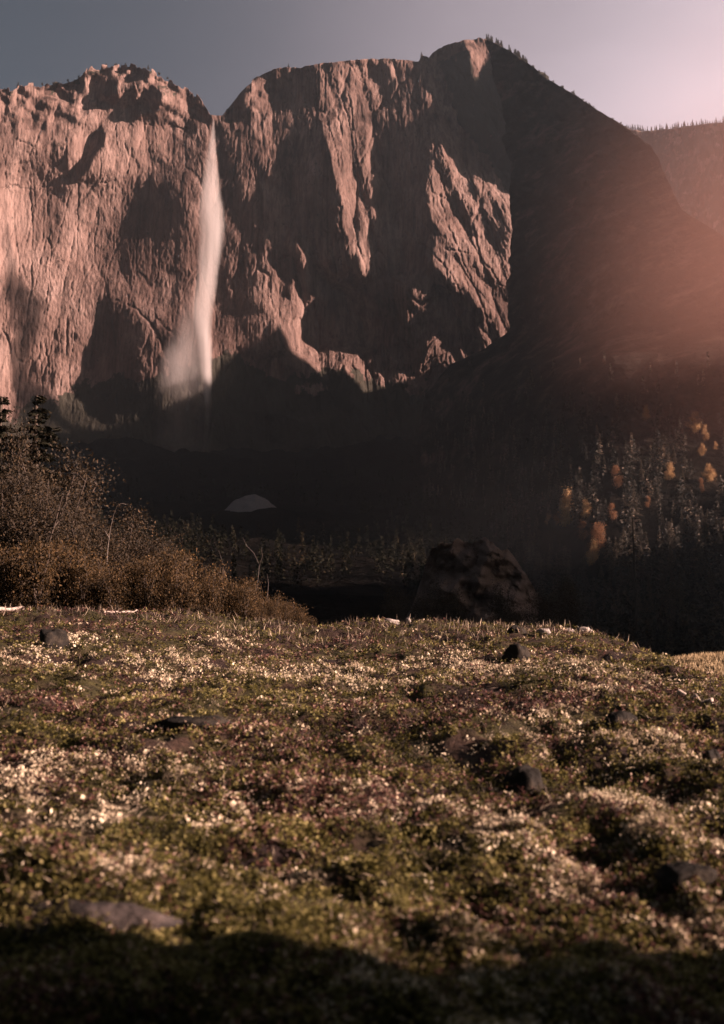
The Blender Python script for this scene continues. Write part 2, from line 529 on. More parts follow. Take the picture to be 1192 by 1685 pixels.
CRACK = sum(.5 * d_ * np.exp(-(line_dist(pl_) / (.85 * w_)) ** 2) for d_, w_, pl_ in JOINTS) * np.clip(.55 + 1.1 * fbm(XX / 22, YY / 28, 3, 97), 0, 1.2)
CRACK = CRACK + (np.exp(-(b1_ / .04) ** 2) * 3.2 + np.exp(-(b2_ / .05) ** 2) * 1.5 * (c1_ > -.2)) * (.5 + .5 * right)
tex += rim * 0.55 * facet(fbm(XX / 12, YY / 13, 4, 13))
# let texture work where the rock is lit, less in the deep gullies
T = T + 0.15 * sstep(75, 30, depth_below) * sstep(330, 290, XX) * (T > 0.3)
T = np.clip(T + tex * (0.35 + 0.65 * sstep(0.05, 0.4, T)), -0.35, 1.3)
BASE_X = [-300, 0, 140, 350, 700, 840, 960]
BASE_Y = [1520, 1590, 1642, 1656, 1652, 1672, 1684]
G = -1.0 + 2.0 * T - np.gradient(np.interp(GX, BASE_X, BASE_Y), STEP * 1700 / FPX)[None, :]                              # wanted dY/dx (metres per metre)
mpp = 1700 / FPX
kx = 2 * np.pi * np.fft.fftfreq(XX.shape[1] * 2, STEP * mpp)
kz = 2 * np.pi * np.fft.fftfreq(XX.shape[0] * 2, STEP * mpp)
GG = np.concatenate([G, -G[:, ::-1]], 1)         # even extension of the relief
GG = np.concatenate([GG, GG[::-1]], 0)
GG = GG - GG.mean()
KX, KZ = np.meshgrid(kx, kz)
den = KX ** 2 + 0.06 * KZ ** 2 + (1 / 130.0) ** 2
R = np.real(np.fft.ifft2(-1j * KX * np.fft.fft2(GG) / den))[:len(GY), :len(GX)]
R -= R.mean()
open('/tmp/log.txt', 'w').write(f'{R.min()} {R.max()} {R.std()}')


def lattice(a, px, py):
    fx = np.clip((px - GX[0]) / STEP, 0, len(GX) - 1.001); fy = np.clip((py - GY[0]) / STEP, 0, len(GY) - 1.001)
    ix = fx.astype(int); iy = fy.astype(int); fx = fx - ix; fy = fy - iy
    return (a[iy, ix] * (1 - fx) + a[iy, ix + 1] * fx) * (1 - fy) + (a[iy + 1, ix] * (1 - fx) + a[iy + 1, ix + 1] * fx) * fy


CLIFF_Y = 1700.0


def build_cliff():
    px = np.arange(-250, 905, 1.25)
    sk = np.interp(px, SKY_X, SKY_Y)
    sk = sk + 2.0 * fbm(px / 7, px * 0, 3, 31) * np.where(px < 330, 1.5, 0.7) + np.where(px < 335, 4.0, np.where(px < 470, 2.5, .8)) * cells(px / 8, px * 0 + .5, 36)[0]
    notch = np.exp(-((px - 357) / 12) ** 2)
    sk = sk * (1 - notch) + np.maximum(sk, 190) * notch
    t = np.linspace(0, 1, 560)
    PY = 830 + (sk[None, :] - 830) * t[:, None]
    PXg = np.broadcast_to(px[None, :], PY.shape)
    r = lattice(R, PXg, PY)
    base = np.interp(PXg, BASE_X, BASE_Y) + 0.12 * (830 - PY)      # slight batter of the wall
    fine = np.abs(fbm(PXg / 5, PY / 30, 4, 33)) * (1.2 + 1.2 * sstep(350, 470, PXg)) + .8 * fbm(PXg / 2.6, PY / 6, 2, 34)
    Y = base + r + fine + lattice(CRACK, PXg, PY)
    V = P(PXg, PY, Y)
    # plateau behind the rim
    rows = [V]
    top = V[-1].copy()
    for k, (dy, dz) in enumerate([(8, 1.5), (30, 3), (90, 0), (260, -30), (600, -140)]):
        q = top.copy(); q[:, 1] += dy; q[:, 2] += dz + 0.0 * dy
        q[:, 0] *= 1 + dy / 1700
        q[:, 2] += 2.0 * fbm(q[:, 0] / 20, q[:, 0] * 0 + k, 2, 40 + k)
        rows.append(q[None])
    V = np.concatenate(rows, 0)
    scrub = np.zeros(V.shape[:2])
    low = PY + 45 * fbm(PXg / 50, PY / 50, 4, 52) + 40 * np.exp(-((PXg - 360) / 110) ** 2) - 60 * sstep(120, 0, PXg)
    scrub[:560] = np.clip(0.95 * sstep(570, 720, low) + 0.2 * (sstep(470, 700, low)), 0, 1)  # dark tone also follows the shadow edge on the lower wall
    # scrub and trees on the broken ground right of the summit
    up = lattice(blur(inside([(716, 98), (770, 78), (920, 70), (920, 360), (836, 330), (800, 268), (752, 206)]), 5), PXg, PY)
    scrub[:560] += .62 * up * (1 - lattice(blur(inside([(768, 64), (800, 60), (812, 84), (800, 100), (786, 130), (776, 92)]), 3), PXg, PY))
    # bushes on ledges of the broken rim
    d = PY - sk[None, :]
    scrub[:560] += 0.55 * sstep(60, 10, d) * sstep(0, 0.5, fbm(PXg / 18, PY / 12, 3, 51)) * (PXg < 330)
    scrub[560:] = 0.4
    wall_shade = np.zeros(V.shape[:2])
    wp = blur(inside([(320, 180), (345, 192), (372, 195), (430, 210), (440, 330), (425, 540), (300, 640), (160, 690), (140, 600), (160, 440), (180, 380), (210, 310), (262, 300), (292, 230)]), 14)  # outline of the shaded rock on both sides of the fall
    wp = np.maximum(wp, .62 * sstep(345, 430, XX) * (1 - .4 * sstep(470, 520, XX)))  # wall right of the fall toned down as well, browner and dimmer
    wall_shade[:560] = lattice(wp, PXg, PY) * (.72 + .6 * fbm(PXg / 9, PY / 60, 4, 55))
    o = mesh_np('cliff', V.reshape(-1, 3), grid_faces(*V.shape[:2]), M_CLIFF, True, {'scrub': scrub, 'wall_shade': np.clip(wall_shade, 0, 1)})
    tag(o, kind='structure')
    o['label'] = 'tall granite cliff wall with ribs and gullies behind the waterfall'
    return o


build_cliff()

# ------------------------------------------------------------------ the wooded mountainside on the right
SL_X = [780, 800, 838, 860, 880, 897, 945, 985, 1030, 1072, 1122, 1190, 1300, 1420]
SL_Y = [62, 64, 82, 98, 112, 128, 155, 182, 209, 240, 345, 388, 450, 520]


def slope_edge(py):
    return np.interp(py, [60, 90, 160, 260, 340, 440, 545, 575, 600, 650, 720, 800, 900], [800, 806, 822, 836, 840, 836, 836, 798, 740, 700, 690, 690, 690])


def slope_depth(px, py):
    a = np.clip(px - slope_edge(py), 0, None)
    nose = np.clip(px - 1203, 0, 400)
    a = np.minimum(a, 1205 - slope_edge(py))
    fan = 1 - .9 * sstep(570, 730, py)                   # the foot of the slope fans out gently
    y = 1330 - 0.85 * np.minimum(a, 200) - 0.60 * fan * np.clip(a - 200, 0, 2000) + 1.6 * nose
    y = y - 0.75 * np.clip(py - 200, 0, 1500) * sstep(-250, 200, px - 838)
    y = y - 0.20 * np.clip(py - 545, 0, 1500)
    soft = 1 - .65 * sstep(960, 1100, px)
    y = y + soft * (14 * fbm(px / 60, py / 45, 4, 61) + 5 * fbm(px / 14, py / 9, 3, 62))
    return np.maximum(y, 240)


def build_slope():
    t = np.linspace(0, 1, 380)
    w = np.linspace(0, 1, 330) ** 1.15
    sk0 = 1120 + (66 - 1120) * t
    PXg = np.zeros((380, 330)); PY = np.zeros((380, 330))
    PXg[:] = 805 + (1420 - 805) * w[None]
    for _ in range(3):
        sk = np.interp(PXg, SL_X, SL_Y) + 1.2 * fbm(PXg / 6, PXg * 0, 3, 63)
        PY = 1120 + (sk - 1120) * t[:, None]
        c = slope_edge(PY) + 11 * fbm(PY / 34, PY * 0, 5, 64, .6)
        PXg = c + (1420 - c) * w[None]
    Y = slope_depth(PXg, PY)
    V = P(PXg, PY, Y)
    # the left edge turns back into the gully
    cols = []
    for dy, dx in [(60, 150), (36, 50), (16, 12), (5, 3)]:
        q = V[:, :1].copy(); k = 1 + dy / q[..., 1]
        q[..., 0] = q[..., 0] * k + dx; q[..., 2] = q[..., 2] * k - 4 - 1.1 * dx; q[..., 1] += dy
        cols.append(q)
    V = np.concatenate(cols + [V], 1)
    top = V[-1].copy(); rows = [V]
    for dy, dz, dx in [(5, -1, 3), (16, -45, 30), (44, -400, 170)]:
        q = top.copy(); q[:, 1] += dy; q[:, 2] += dz; q[:, 0] *= 1 + dy / 1330; q[:, 0] += dx * sstep(980, 880, PXg[-1, 0] + 0 * q[:, 0]) if len(q) != len(PXg[-1]) + 4 else dx * sstep(980, 880, np.concatenate([np.full(4, PXg[-1, 0]), PXg[-1]]))
        rows.append(q[None])
    V = np.concatenate(rows, 0)
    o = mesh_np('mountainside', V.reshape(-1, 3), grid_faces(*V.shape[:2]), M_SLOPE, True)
    tag(o, kind='structure')


build_slope()


def build_far_ridge():
    px = np.arange(985, 1500, 3.0)
    sk = np.interp(px, [985, 1030, 1060, 1100, 1150, 1192, 1500], [212, 212, 216, 212, 205, 201, 190]) + 1.0 * fbm(px / 8, px * 0, 3, 66)
    t = np.linspace(0, 1, 120)
    PY = 640 + (sk[None, :] - 640) * t[:, None]
    PXg = np.broadcast_to(px[None, :], PY.shape)
    Y = 2450 - 0.75 * (PXg - 985) - 0.35 * (PY - 200) + 22 * fbm(PXg / 16, PY / 60, 4, 67)
    V = P(PXg, PY, Y)
    q = V[-1].copy(); q[:, 1] += 400; q[:, 2] -= 80
    V = np.concatenate([V, q[None]], 0)
    o = mesh_np('far_ridge', V.reshape(-1, 3), grid_faces(*V.shape[:2]), M_CLIFF, True, {'scrub': np.full(V.shape[:2], 0.52)})
    tag(o, kind='structure')


build_far_ridge()

# ------------------------------------------------------------------ valley floor and talus
def valley_z(x, y):
    py = np.interp(y, [60, 120, 200, 350, 500, 800, 1100, 1400, 1600, 1800], [1120, 1090, 1060, 1000, 955, 885, 835, 785, 740, 690])
    z = (1070 - py) / FPX * y
    z = z - 0.07 * y * sstep(.09, .19, x / y) * sstep(900, 700, y)
    return z + 0.02 * y * fbm(x / 120, y / 120, 4, 71) + 0.004 * y * fbm(x / 20, y / 20, 3, 72)


def build_valley():
    ys = np.geomspace(60, 1850, 260)
    us = np.linspace(-0.55, 0.42, 300)
    yy = ys[:, None] + 0 * us[None]; xx = yy * us[None]
    V = np.stack([xx, yy, valley_z(xx, yy) + 0.35 * np.clip(-xx - 0.30 * yy, 0, 999)], -1)
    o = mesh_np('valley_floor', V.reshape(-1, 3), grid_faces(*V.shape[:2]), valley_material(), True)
    tag(o, kind='structure')


build_valley()

# ------------------------------------------------------------------ unseen ridge beyond the right edge, added and shaped to shade cliff and valley
def build_shadow_ridge():
    XC = 800.0
    edge = [(840, 552), (790, 580), (740, 602), (652, 628), (600, 645), (555, 655), (520, 612), (470, 600), (440, 570), (400, 555), (350, 585), (300, 625), (260, 668), (180, 708), (110, 698), (0, 698), (-150, 705)]
    pts = []
    for ex, ey in edge:
        p = P(ex, ey, float(np.interp(ex, BASE_X, BASE_Y)) + 0.12 * (830 - ey))
        k = (XC - p[0]) / SUN[0]
        q = p + k * SUN
        pts.append((q[1], q[2]))
    pts.sort()
    lo = min(a for a, b in pts)
    ya = [-75, -62, 250, 290, 370, 480, 600, 780, 950, 1150, 1300, lo - 60] + [a for a, b in pts] + [pts[-1][0] + 60, 1990, 2000]
    za = [-20, 345, 345, 325, 262, 285, 330, 470, 545, 600, 720, pts[0][1]] + [b for a, b in pts] + [pts[-1][1] - 10, pts[-1][1] - 120, 100]
    ys = np.arange(-76, 1996, 4.0)
    ii = np.argsort(ya); ya = np.array(ya)[ii]; za = np.array(za)[ii]
    h = np.interp(ys, ya, za) + 4 * fbm(ys / 25, ys * 0, 3, 81) + 26 * np.maximum(fbm(ys / 45, ys * 0, 4, 83), -.3) * sstep(380, 560, ys) * sstep(1150, 1000, ys)
    prof = [(-170, 0.05), (-120, 0.35), (-70, 0.7), (-25, 0.93), (0, 1.0), (40, 0.99), (160, 0.9), (500, 0.5), (900, 0.0)]
    H = []
    for a, f in prof:
        ha = h * f - 40 * (1 - f)
        H.append(ha)
    V = np.stack([np.stack([XC + a + 10 * fbm(ys / 40, ys * 0 + a / 50, 3, 82) * (a != 0), ys, ha], -1) for (a, f), ha in zip(prof, H)], 1)
    o = mesh_np('shadow_ridge', V.reshape(-1, 3), grid_faces(*V.shape[:2]), M_SLOPE, True)
    tag(o, kind='structure')


build_shadow_ridge()

# ------------------------------------------------------------------ air
def build_haze():
    m = bpy.data.materials.new('haze_air'); m.use_nodes = True
    t = m.node_tree
    t.nodes.remove(t.nodes['Principled BSDF'])
    v = N(t, 'ShaderNodeVolumePrincipled')
    v.inputs['Color'].default_value = (0.72, 0.88, 1.0, 1)
    v.inputs['Density'].default_value = 0.000040
    v.inputs['Anisotropy'].default_value = 0.6
    t.links.new(v.outputs[0], t.nodes['Material Output'].inputs['Volume'])
    x0, x1, y0, y1, z0, z1 = -1500, 1800, -60, 3000, -260, 1120
    V = [(x, y, z) for z in (z0, z1) for y in (y0, y1) for x in (x0, x1)]
    F = [(0, 1, 3, 2), (4, 6, 7, 5), (0, 4, 5, 1), (2, 3, 7, 6), (0, 2, 6, 4), (1, 5, 7, 3)]
    tag(mesh_np('haze', V, [f[::-1] for f in F], m), kind='stuff')


build_haze()

# ------------------------------------------------------------------ foreground hill
def ground_z(x, y, detail=True):
    x = np.asarray(x, float); y = np.asarray(y, float)
    zc = np.interp(x, [-40, -14, -8.6, -5, -1, 1, 3, 5, 6.1, 7, 8.5, 11, 16, 40], [2.4, 1.7, 1.22, 1.0, 0.52, 0.54, 0.62, 0.5, 0.05, -0.65, -1.6, -2.6, -4, -6])
    yc = 26.0
    t = np.clip(y / yc, -0.6, 1)
    z = -1.5 + (zc + 1.5) * t
    b = np.clip(y - yc, 0, None)
    bl = sstep(-2, -9, x)
    z = z - (0.03 * b + 0.004 * b ** 2) * (1 - 0.75 * bl) * (b < 100) - (b >= 100) * (0.03 * 100 + 0.004 * 1e4) * (1 - .75 * bl)
    capx = 596 + FPX * x / np.maximum(y, 1)
    cap = (1070 - np.interp(capx, [-9e3, 900, 960, 1000, 1060, 1100, 1150, 1200, 1400], [900, 1020, 1036, 1049, 1080, 1104, 1128, 1152, 1230])) / FPX * y
    z = np.where(y > 5, np.minimum(z, cap), z)
    # pale grassy knoll beyond the right shoulder
    kx_, ky_ = (x - 19.8) / 9.5, (y - 58) / 14
    z = np.maximum(z, -0.30 - 2.2 * (kx_ ** 2 + ky_ ** 2))
    # unseen rise added at the right to cast the bottom shadow
    shade_bank = sstep(4.0, 5.6, x) * sstep(13, 10.5, x) * sstep(0.45, -0.25, y - (2.48 + 0.07 * (x - 5)) + 0.75 * fbm(x * 0.9, y * 0.3, 3, 103)) * sstep(-9, -6, y)
    z = z + shade_bank * (3.0 + 0.5 * fbm(x * 0.7, y * 0.7, 2, 104))
    # low mound near the left corner
    z = z + 0.16 * np.exp(-(((x + 1.15) / 0.55) ** 2 + ((y - 4.75) / 0.45) ** 2))
    if detail:
        f = sstep(70, 40, y)
        z = z + f * (0.12 * fbm(x / 1.3, y / 1.6, 3, 105) + 0.13 * fbm(x / 0.40, y / 0.55, 3, 106) + 0.02 * fbm(x / 0.1, y / 0.1, 2, 107))
        z = z + f * 0.10 * fbm(x / 5, y / 5, 2, 108)
    return z


def build_ground():
    ys = np.concatenate([np.linspace(-25, 1.2, 60), np.geomspace(1.25, 140, 620)])
    us = np.concatenate([np.linspace(-3.6, -0.5, 60), np.linspace(-0.48, 0.48, 460), np.linspace(0.5, 3.6, 140)])
    yy = ys[:, None] + 0 * us[None]
    xx = us[None] * (np.maximum(yy, 1) + 4)
    V = np.stack([xx, yy, ground_z(xx, yy)], -1)
    o = mesh_np('ground', V.reshape(-1, 3), grid_faces(*V.shape[:2]), M_GROUND, True)
    tag(o, kind='structure')


build_ground()

# ------------------------------------------------------------------ waterfall and its mist
def ramp_volume(name, rows, yc, thick, dens, col, streak):
    """A soft-edged body of falling water: rows = (py, left, right, density) in photo pixels at depth yc."""
    m = bpy.data.materials.new(name); m.use_nodes = True
    t = m.node_tree
    t.nodes.remove(t.nodes['Principled BSDF'])
    lo, hi = rows[0][0], rows[-1][0]
    mp = yc / FPX
    tcn = N(t, 'ShaderNodeTexCoord')
    sep = N(t, 'ShaderNodeSeparateXYZ'); t.links.new(tcn.outputs['Object'], sep.inputs[0])

    def M(op, a, b=None):
        n = N(t, 'ShaderNodeMath', operation=op)
        for i, v in enumerate((a, b)):
            if v is None: continue
            if isinstance(v, (int, float)): n.inputs[i].default_value = v
            else: t.links.new(v, n.inputs[i])
        return n.outputs[0]
    # exact height for each row at depth yc
    zt = [float(P(596, r[0], yc)[2]) for r in rows]
    f = M('DIVIDE', M('SUBTRACT', zt[0], sep.outputs[2]), zt[0] - zt[-1])
    r = N(t, 'ShaderNodeValToRGB')
    el = r.color_ramp.elements
    cs = []
    for (py, a, b, d), z in zip(rows, zt):
        c = float(P((a + b) / 2, py, yc)[0]); w = float(P(b, py, yc)[0] - P(a, py, yc)[0]) / 2
        cs.append(((zt[0] - z) / (zt[0] - zt[-1]), (c + 400) / 400, w / 80, d))
    el[0].position, el[0].color = cs[0][0], (*cs[0][1:], 1)
    el[1].position, el[1].color = cs[-1][0], (*cs[-1][1:], 1)
    for p, *c in cs[1:-1]:
        e = el.new(p); e.color = (*c, 1)
    t.links.new(f, r.inputs[0])
    sc = N(t, 'ShaderNodeSeparateColor'); t.links.new(r.outputs[0], sc.inputs[0])
    cx = M('SUBTRACT', M('MULTIPLY', sc.outputs[0], 400.0), 400.0)
    w = M('MULTIPLY', sc.outputs[1], 80.0)
    # wisps: wobble the sideways position
    nz = noise_node(t, 1.0, 4, 0.6, mapped(t, (0.03, 0.03, 0.012)))
    wob = M('MULTIPLY', M('SUBTRACT', nz.outputs['Fac'], 0.5), M('MULTIPLY', w, 0.8))
    rx = M('DIVIDE', M('ADD', M('SUBTRACT', sep.outputs[0], cx), wob), w)
    ry = M('DIVIDE', M('SUBTRACT', sep.outputs[1], yc), M('MULTIPLY', w, thick))
    rr = M('SUBTRACT', M('SUBTRACT', 1.0, M('MULTIPLY', rx, rx)), M('MULTIPLY', ry, ry))
    core = M('POWER', M('MAXIMUM', rr, 0.0), 1.4)
    ns = noise_node(t, 1.0, 4, 0.6, mapped(t, streak))
    sr = ramp_node(t, ns.outputs['Fac'], [(0.30, (0.25, 0.25, 0.25)), (0.65, (1.4, 1.4, 1.4))])
    d = M('MULTIPLY', M('MULTIPLY', core, sr.outputs[0]), M('MULTIPLY', sc.outputs[2], dens))
    v = N(t, 'ShaderNodeVolumePrincipled')
    v.inputs['Color'].default_value = (*col, 1)
    v.inputs['Anisotropy'].default_value = 0.2
    t.links.new(d, v.inputs['Density'])
    t.links.new(v.outputs[0], t.nodes['Material Output'].inputs['Volume'])
    try:
        m.cycles.volume_step_rate = 0.25
    except Exception:
        pass
    V = []
    n = 20
    for (py, a, b, dd) in rows:
        c = P((a + b) / 2, py, yc); w_ = float(P(b, py, yc)[0] - P(a, py, yc)[0]) / 2
        for i in range(n):
            an = 2 * math.pi * i / n
            V.append((c[0] + 1.25 * w_ * math.cos(an), yc + 1.1 * w_ * thick * math.sin(an), c[2]))
    F = []
    for k in range(len(rows) - 1):
        for i in range(n):
            j = (i + 1) % n
            F.append((k * n + i, k * n + j, (k + 1) * n + j, (k + 1) * n + i))
    F = [f_[::-1] for f_ in F]
    me = bpy.data.meshes.new(name)
    caps = [tuple(range(n)), tuple(range(len(rows) * n - n, len(rows) * n))[::-1]]
    me.from_pydata(V, [], F + caps)
    me.materials.append(m)
    o = bpy.data.objects.new(name, me); COL.objects.link(o)
    return o


FALL_Y = 1612.0
wf = ramp_volume('waterfall', [(196, 350, 354, .4), (212, 347, 355, .7), (240, 341, 357, .55), (270, 334, 360, .40), (300, 328, 364, .36), (330, 325, 368, .36), (370, 324, 372, .36), (400, 325, 370, .36), (440, 323, 364, .36), (475, 317, 358, .36), (500, 314, 354, .38), (522, 315, 351, .45), (542, 319, 350, .65), (565, 323, 350, .9), (600, 326, 350, 1.), (632, 329, 350, 1.), (650, 333, 350, .6), (668, 336, 349, .2), (700, 334, 348, .06), (760, 328, 342, .02)],
                 FALL_Y, 0.8, 0.21, (1.0, 0.96, 0.95), (0.12, 0.12, 0.010))
tag(wf, 'thin white waterfall dropping from the notch between the two cliff tops', 'waterfall')
mist = ramp_volume('mist', [(460, 308, 330, .0), (500, 296, 336, .45), (540, 278, 342, .8), (580, 266, 346, 1.), (610, 258, 350, .8), (640, 252, 352, .4), (665, 248, 352, .12), (760, 236, 352, .05)],
                   FALL_Y + 5, 0.6, 0.034, (1.0, 0.95, 0.94), (0.03, 0.03, 0.012))
tag(mist, kind='stuff')

def build_veil_volume(c, size, dens, col, aniso, name):  # air volumes added to brighten the right side
    m = bpy.data.materials.new(name); m.use_nodes = True
    t = m.node_tree
    t.nodes.remove(t.nodes['Principled BSDF'])
    tcn = N(t, 'ShaderNodeTexCoord')
    ln = N(t, 'ShaderNodeVectorMath', operation='LENGTH')
    t.links.new(tcn.outputs['Object'], ln.inputs[0])
    mr = N(t, 'ShaderNodeMapRange', interpolation_type='SMOOTHERSTEP')
    mr.inputs['From Min'].default_value = 1.0; mr.inputs['From Max'].default_value = 0.0
    mr.inputs['To Min'].default_value = 0.0; mr.inputs['To Max'].default_value = dens
    t.links.new(ln.outputs['Value'], mr.inputs['Value'])
    v = N(t, 'ShaderNodeVolumePrincipled')
    v.inputs['Color'].default_value = (*col, 1)
    v.inputs['Anisotropy'].default_value = aniso
    t.links.new(mr.outputs[0], v.inputs['Density'])
    t.links.new(v.outputs[0], t.nodes['Material Output'].inputs['Volume'])
    V = []; n = 24
    for i in range(n + 1):
        for j in range(n):
            a = math.pi * i / n; b = 2 * math.pi * j / n
            V.append((math.sin(a) * math.cos(b), math.sin(a) * math.sin(b), math.cos(a)))
    F = [(i * n + j, (i + 1) * n + j, (i + 1) * n + (j + 1) % n, i * n + (j + 1) % n) for i in range(n) for j in range(n)]
    o = mesh_np('mist', V, F, m)  # added tone volume, separate from the spray of the fall
    o.location = c
    o.scale = size
    tag(o, kind='stuff')


build_veil_volume(P(1330, 425, 690), (215, 330, 235), 0.0012, (1.0, 0.58, 0.47), 0.4, 'glow_veil')  # added reddish volume imitating the veiling glow at the right
build_veil_volume(P(1075, 900, 430), (190, 170, 85), 0.0003, (0.95, 0.93, 0.92), 0.0, 'tone_lift_veil')  # added thin volume lifting the dark tones of the right forest

# ------------------------------------------------------------------ plant builders
def leaf_material(name, stops, trans=0.35, rough=0.7, spec=0.2):
    m = bpy.data.materials.new(name); m.use_nodes = True
    t = m.node_tree
    b = t.nodes['Principled BSDF']
    b.inputs['Roughness'].default_value = rough
    b.inputs['Specular IOR Level'].default_value = spec
    at = N(t, 'ShaderNodeAttribute', attribute_name='tint')
    r = ramp_node(t, at.outputs['Fac'], stops)
    t.links.new(r.outputs[0], b.inputs['Base Color'])
    tr = N(t, 'ShaderNodeBsdfTranslucent')
    t.links.new(r.outputs[0], tr.inputs['Color'])
    mx = N(t, 'ShaderNodeMixShader'); mx.inputs[0].default_value = trans
    t.links.new(b.outputs[0], mx.inputs[1]); t.links.new(tr.outputs[0], mx.inputs[2])
    t.links.new(mx.outputs[0], t.nodes['Material Output'].inputs['Surface'])
    return m


def bark_material(name, a, c, scale=30):
    m, t, b = material(name)
    n = noise_node(t, scale, 5, 0.65, mapped(t, (1, 1, 0.25)))
    r = ramp_node(t, n.outputs['Fac'], [(0.35, a), (0.65, c)])
    t.links.new(r.outputs[0], b.inputs['Base Color'])
    bump(t, b, n.outputs['Fac'], 0.8, 0.02)
    return m


M_BARK = bark_material('dark_bark', (0.03, 0.024, 0.02), (0.085, 0.065, 0.052), 6)
M_PALEWOOD = bark_material('weathered_wood', (0.26, 0.21, 0.18), (0.55, 0.47, 0.40), 25)
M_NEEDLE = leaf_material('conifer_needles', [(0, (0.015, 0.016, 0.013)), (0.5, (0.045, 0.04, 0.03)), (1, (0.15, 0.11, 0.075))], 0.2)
M_DARKNEEDLE = leaf_material('shaded_conifer_needles', [(0, (.008, .009, .007)), (.6, (.016, .016, .011)), (1, (.045, .034, .02))], .15, .9, 0.0)
M_FIR = leaf_material('sparse_conifer_needles', [(0, (0.02, 0.02, 0.016)), (0.5, (0.07, 0.06, 0.042)), (1, (0.22, 0.155, 0.095))], 0.2)
M_GOLD = leaf_material('autumn_leaves', [(0, (0.26, 0.14, 0.07)), (0.5, (0.46, 0.29, 0.14)), (1, (0.68, 0.52, 0.29))], 0.25)
M_RUST = leaf_material('dull_autumn_leaves', [(0, (0.12, 0.055, 0.03)), (0.5, (0.24, 0.12, 0.06)), (1, (0.36, 0.21, 0.12))], 0.45)
M_SHRUB = leaf_material('shrub_leaves', [(0, (0.014, 0.011, 0.007)), (0.4, (0.042, 0.029, 0.014)), (0.75, (0.105, 0.064, 0.027)), (1, (0.20, 0.125, 0.055))], 0.45)
M_THICK = leaf_material('thicket_leaves', [(0, (0.012, 0.011, 0.010)), (0.5, (0.035, 0.027, 0.018)), (0.85, (0.06, 0.040, 0.02)), (1, (0.10, 0.064, 0.034))], 0.35)


def tube(points, radii, n=6):
    pts = np.asarray(points, float); V = []; F = []
    for k in range(len(pts)):
        d = pts[min(k + 1, len(pts) - 1)] - pts[max(k - 1, 0)]
        d = d / (np.linalg.norm(d) + 1e-9)
        a = np.cross(d, [0.3, 1, 0.1]); a /= np.linalg.norm(a) + 1e-9
        b = np.cross(d, a)
        for i in range(n):
            an = 2 * math.pi * i / n
            V.append(pts[k] + radii[k] * (math.cos(an) * a + math.sin(an) * b))
    for k in range(len(pts) - 1):
        for i in range(n):
            j = (i + 1) % n
            F.append((k * n + i, k * n + j, (k + 1) * n + j, (k + 1) * n + i))
    return np.array(V), np.array(F)


class Parts:
    """Collects quads into one mesh."""
    def __init__(self):
        self.V = []; self.F = []; self.T = []; self.n = 0

    def add(self, V, F, tint=0.0):
        V = np.asarray(V).reshape(-1, 3)
        self.V.append(V); self.F.append(np.asarray(F) + self.n); self.n += len(V)
        self.T.append(np.broadcast_to(np.asarray(tint, float), (len(V),)))

    def build(self, name, mat, parent=None, smooth=False):
        return mesh_np(name, np.concatenate(self.V), np.concatenate(self.F), mat, smooth, {'tint': np.concatenate(self.T)}, None, parent)


def unit(v):
    return v / (np.linalg.norm(v, axis=-1, keepdims=True) + 1e-9)


def leaves(c, d, L, Wd, up=None, r=rng):
    """Leaf rhombs centred at c pointing along d."""
    c = np.asarray(c); d = unit(np.asarray(d)); n = len(c)
    side = unit(np.cross(d, r.normal(size=(n, 3))))
    nor = np.cross(d, side)
    L = np.broadcast_to(L, (n,))[:, None]; Wd = np.broadcast_to(Wd, (n,))[:, None]
    V = np.stack([c - d * L * .5, c + side * Wd * .5 + nor * L * .06, c + d * L * .5, c - side * Wd * .5 + nor * L * .06], 1)
    F = np.arange(n * 4).reshape(n, 4)
    return V.reshape(-1, 3), F


def conifer(name, h, rad, whorls, mat, leaf=0.5, dense=1.0, seed=1, bare=0.06, irregular=0.25):
    r = np.random.default_rng(seed)
    root = empty(name, (0, 0, 0))
    tp = Parts()
    zs = np.linspace(0, h, 7)
    pts = np.stack([0.01 * h * np.sin(zs / h * 3 + seed), 0.008 * h * np.cos(zs / h * 4), zs - 0.02 * h], -1)
    tp.add(*tube(pts, 0.016 * h * (1 - zs / h) + 0.004 * h, 7))
    cp = Parts()
    for k in range(whorls):
        f = bare + (1 - bare) * (k + r.uniform(-.3, .3)) / whorls
        z = f * h
        R = rad * (1 - f) ** 0.85 * (1 + r.uniform(-irregular, irregular)) + 0.02 * h * (1 - f)
        nb = r.integers(5, 9)
        for b in range(nb):
            az = r.uniform(0, 2 * math.pi)
            Rb = R * r.uniform(0.6, 1.1)
            droop = r.uniform(0.15, 0.45)
            s = np.linspace(0.08, 1, 5)
            bp = np.stack([np.cos(az) * Rb * s, np.sin(az) * Rb * s, z + 0.12 * Rb * s - droop * Rb * s ** 2], -1)
            tp.add(*tube(bp, 0.004 * h * (1 - s) * (1 - f) + 0.0012 * h, 3))
            nl = max(4, int(dense * 16 * Rb / rad + 4))
            q = r.uniform(0.1, 1, nl) ** 0.8
            c = np.stack([np.interp(q, s, bp[:, i]) for i in range(3)], -1)
            out_ = np.array([np.cos(az), np.sin(az), -droop])
            d = out_ + r.normal(0, .55, (nl, 3)) + [0, 0, -.15]
            c = c + r.normal(0, .05 * Rb + 0.004 * h, (nl, 3)) * [1, 1, .5]
            LV, LF = leaves(c, d, leaf * r.uniform(.6, 1.3, nl), leaf * .34, r=r)
            cp.add(LV, LF, np.repeat(np.clip(r.normal(.4, .22, nl) + .25 * q - .1, 0, 1), 4))
    tp.build('trunk', M_BARK, root)
    cp.build('crown', mat, root)
    return root


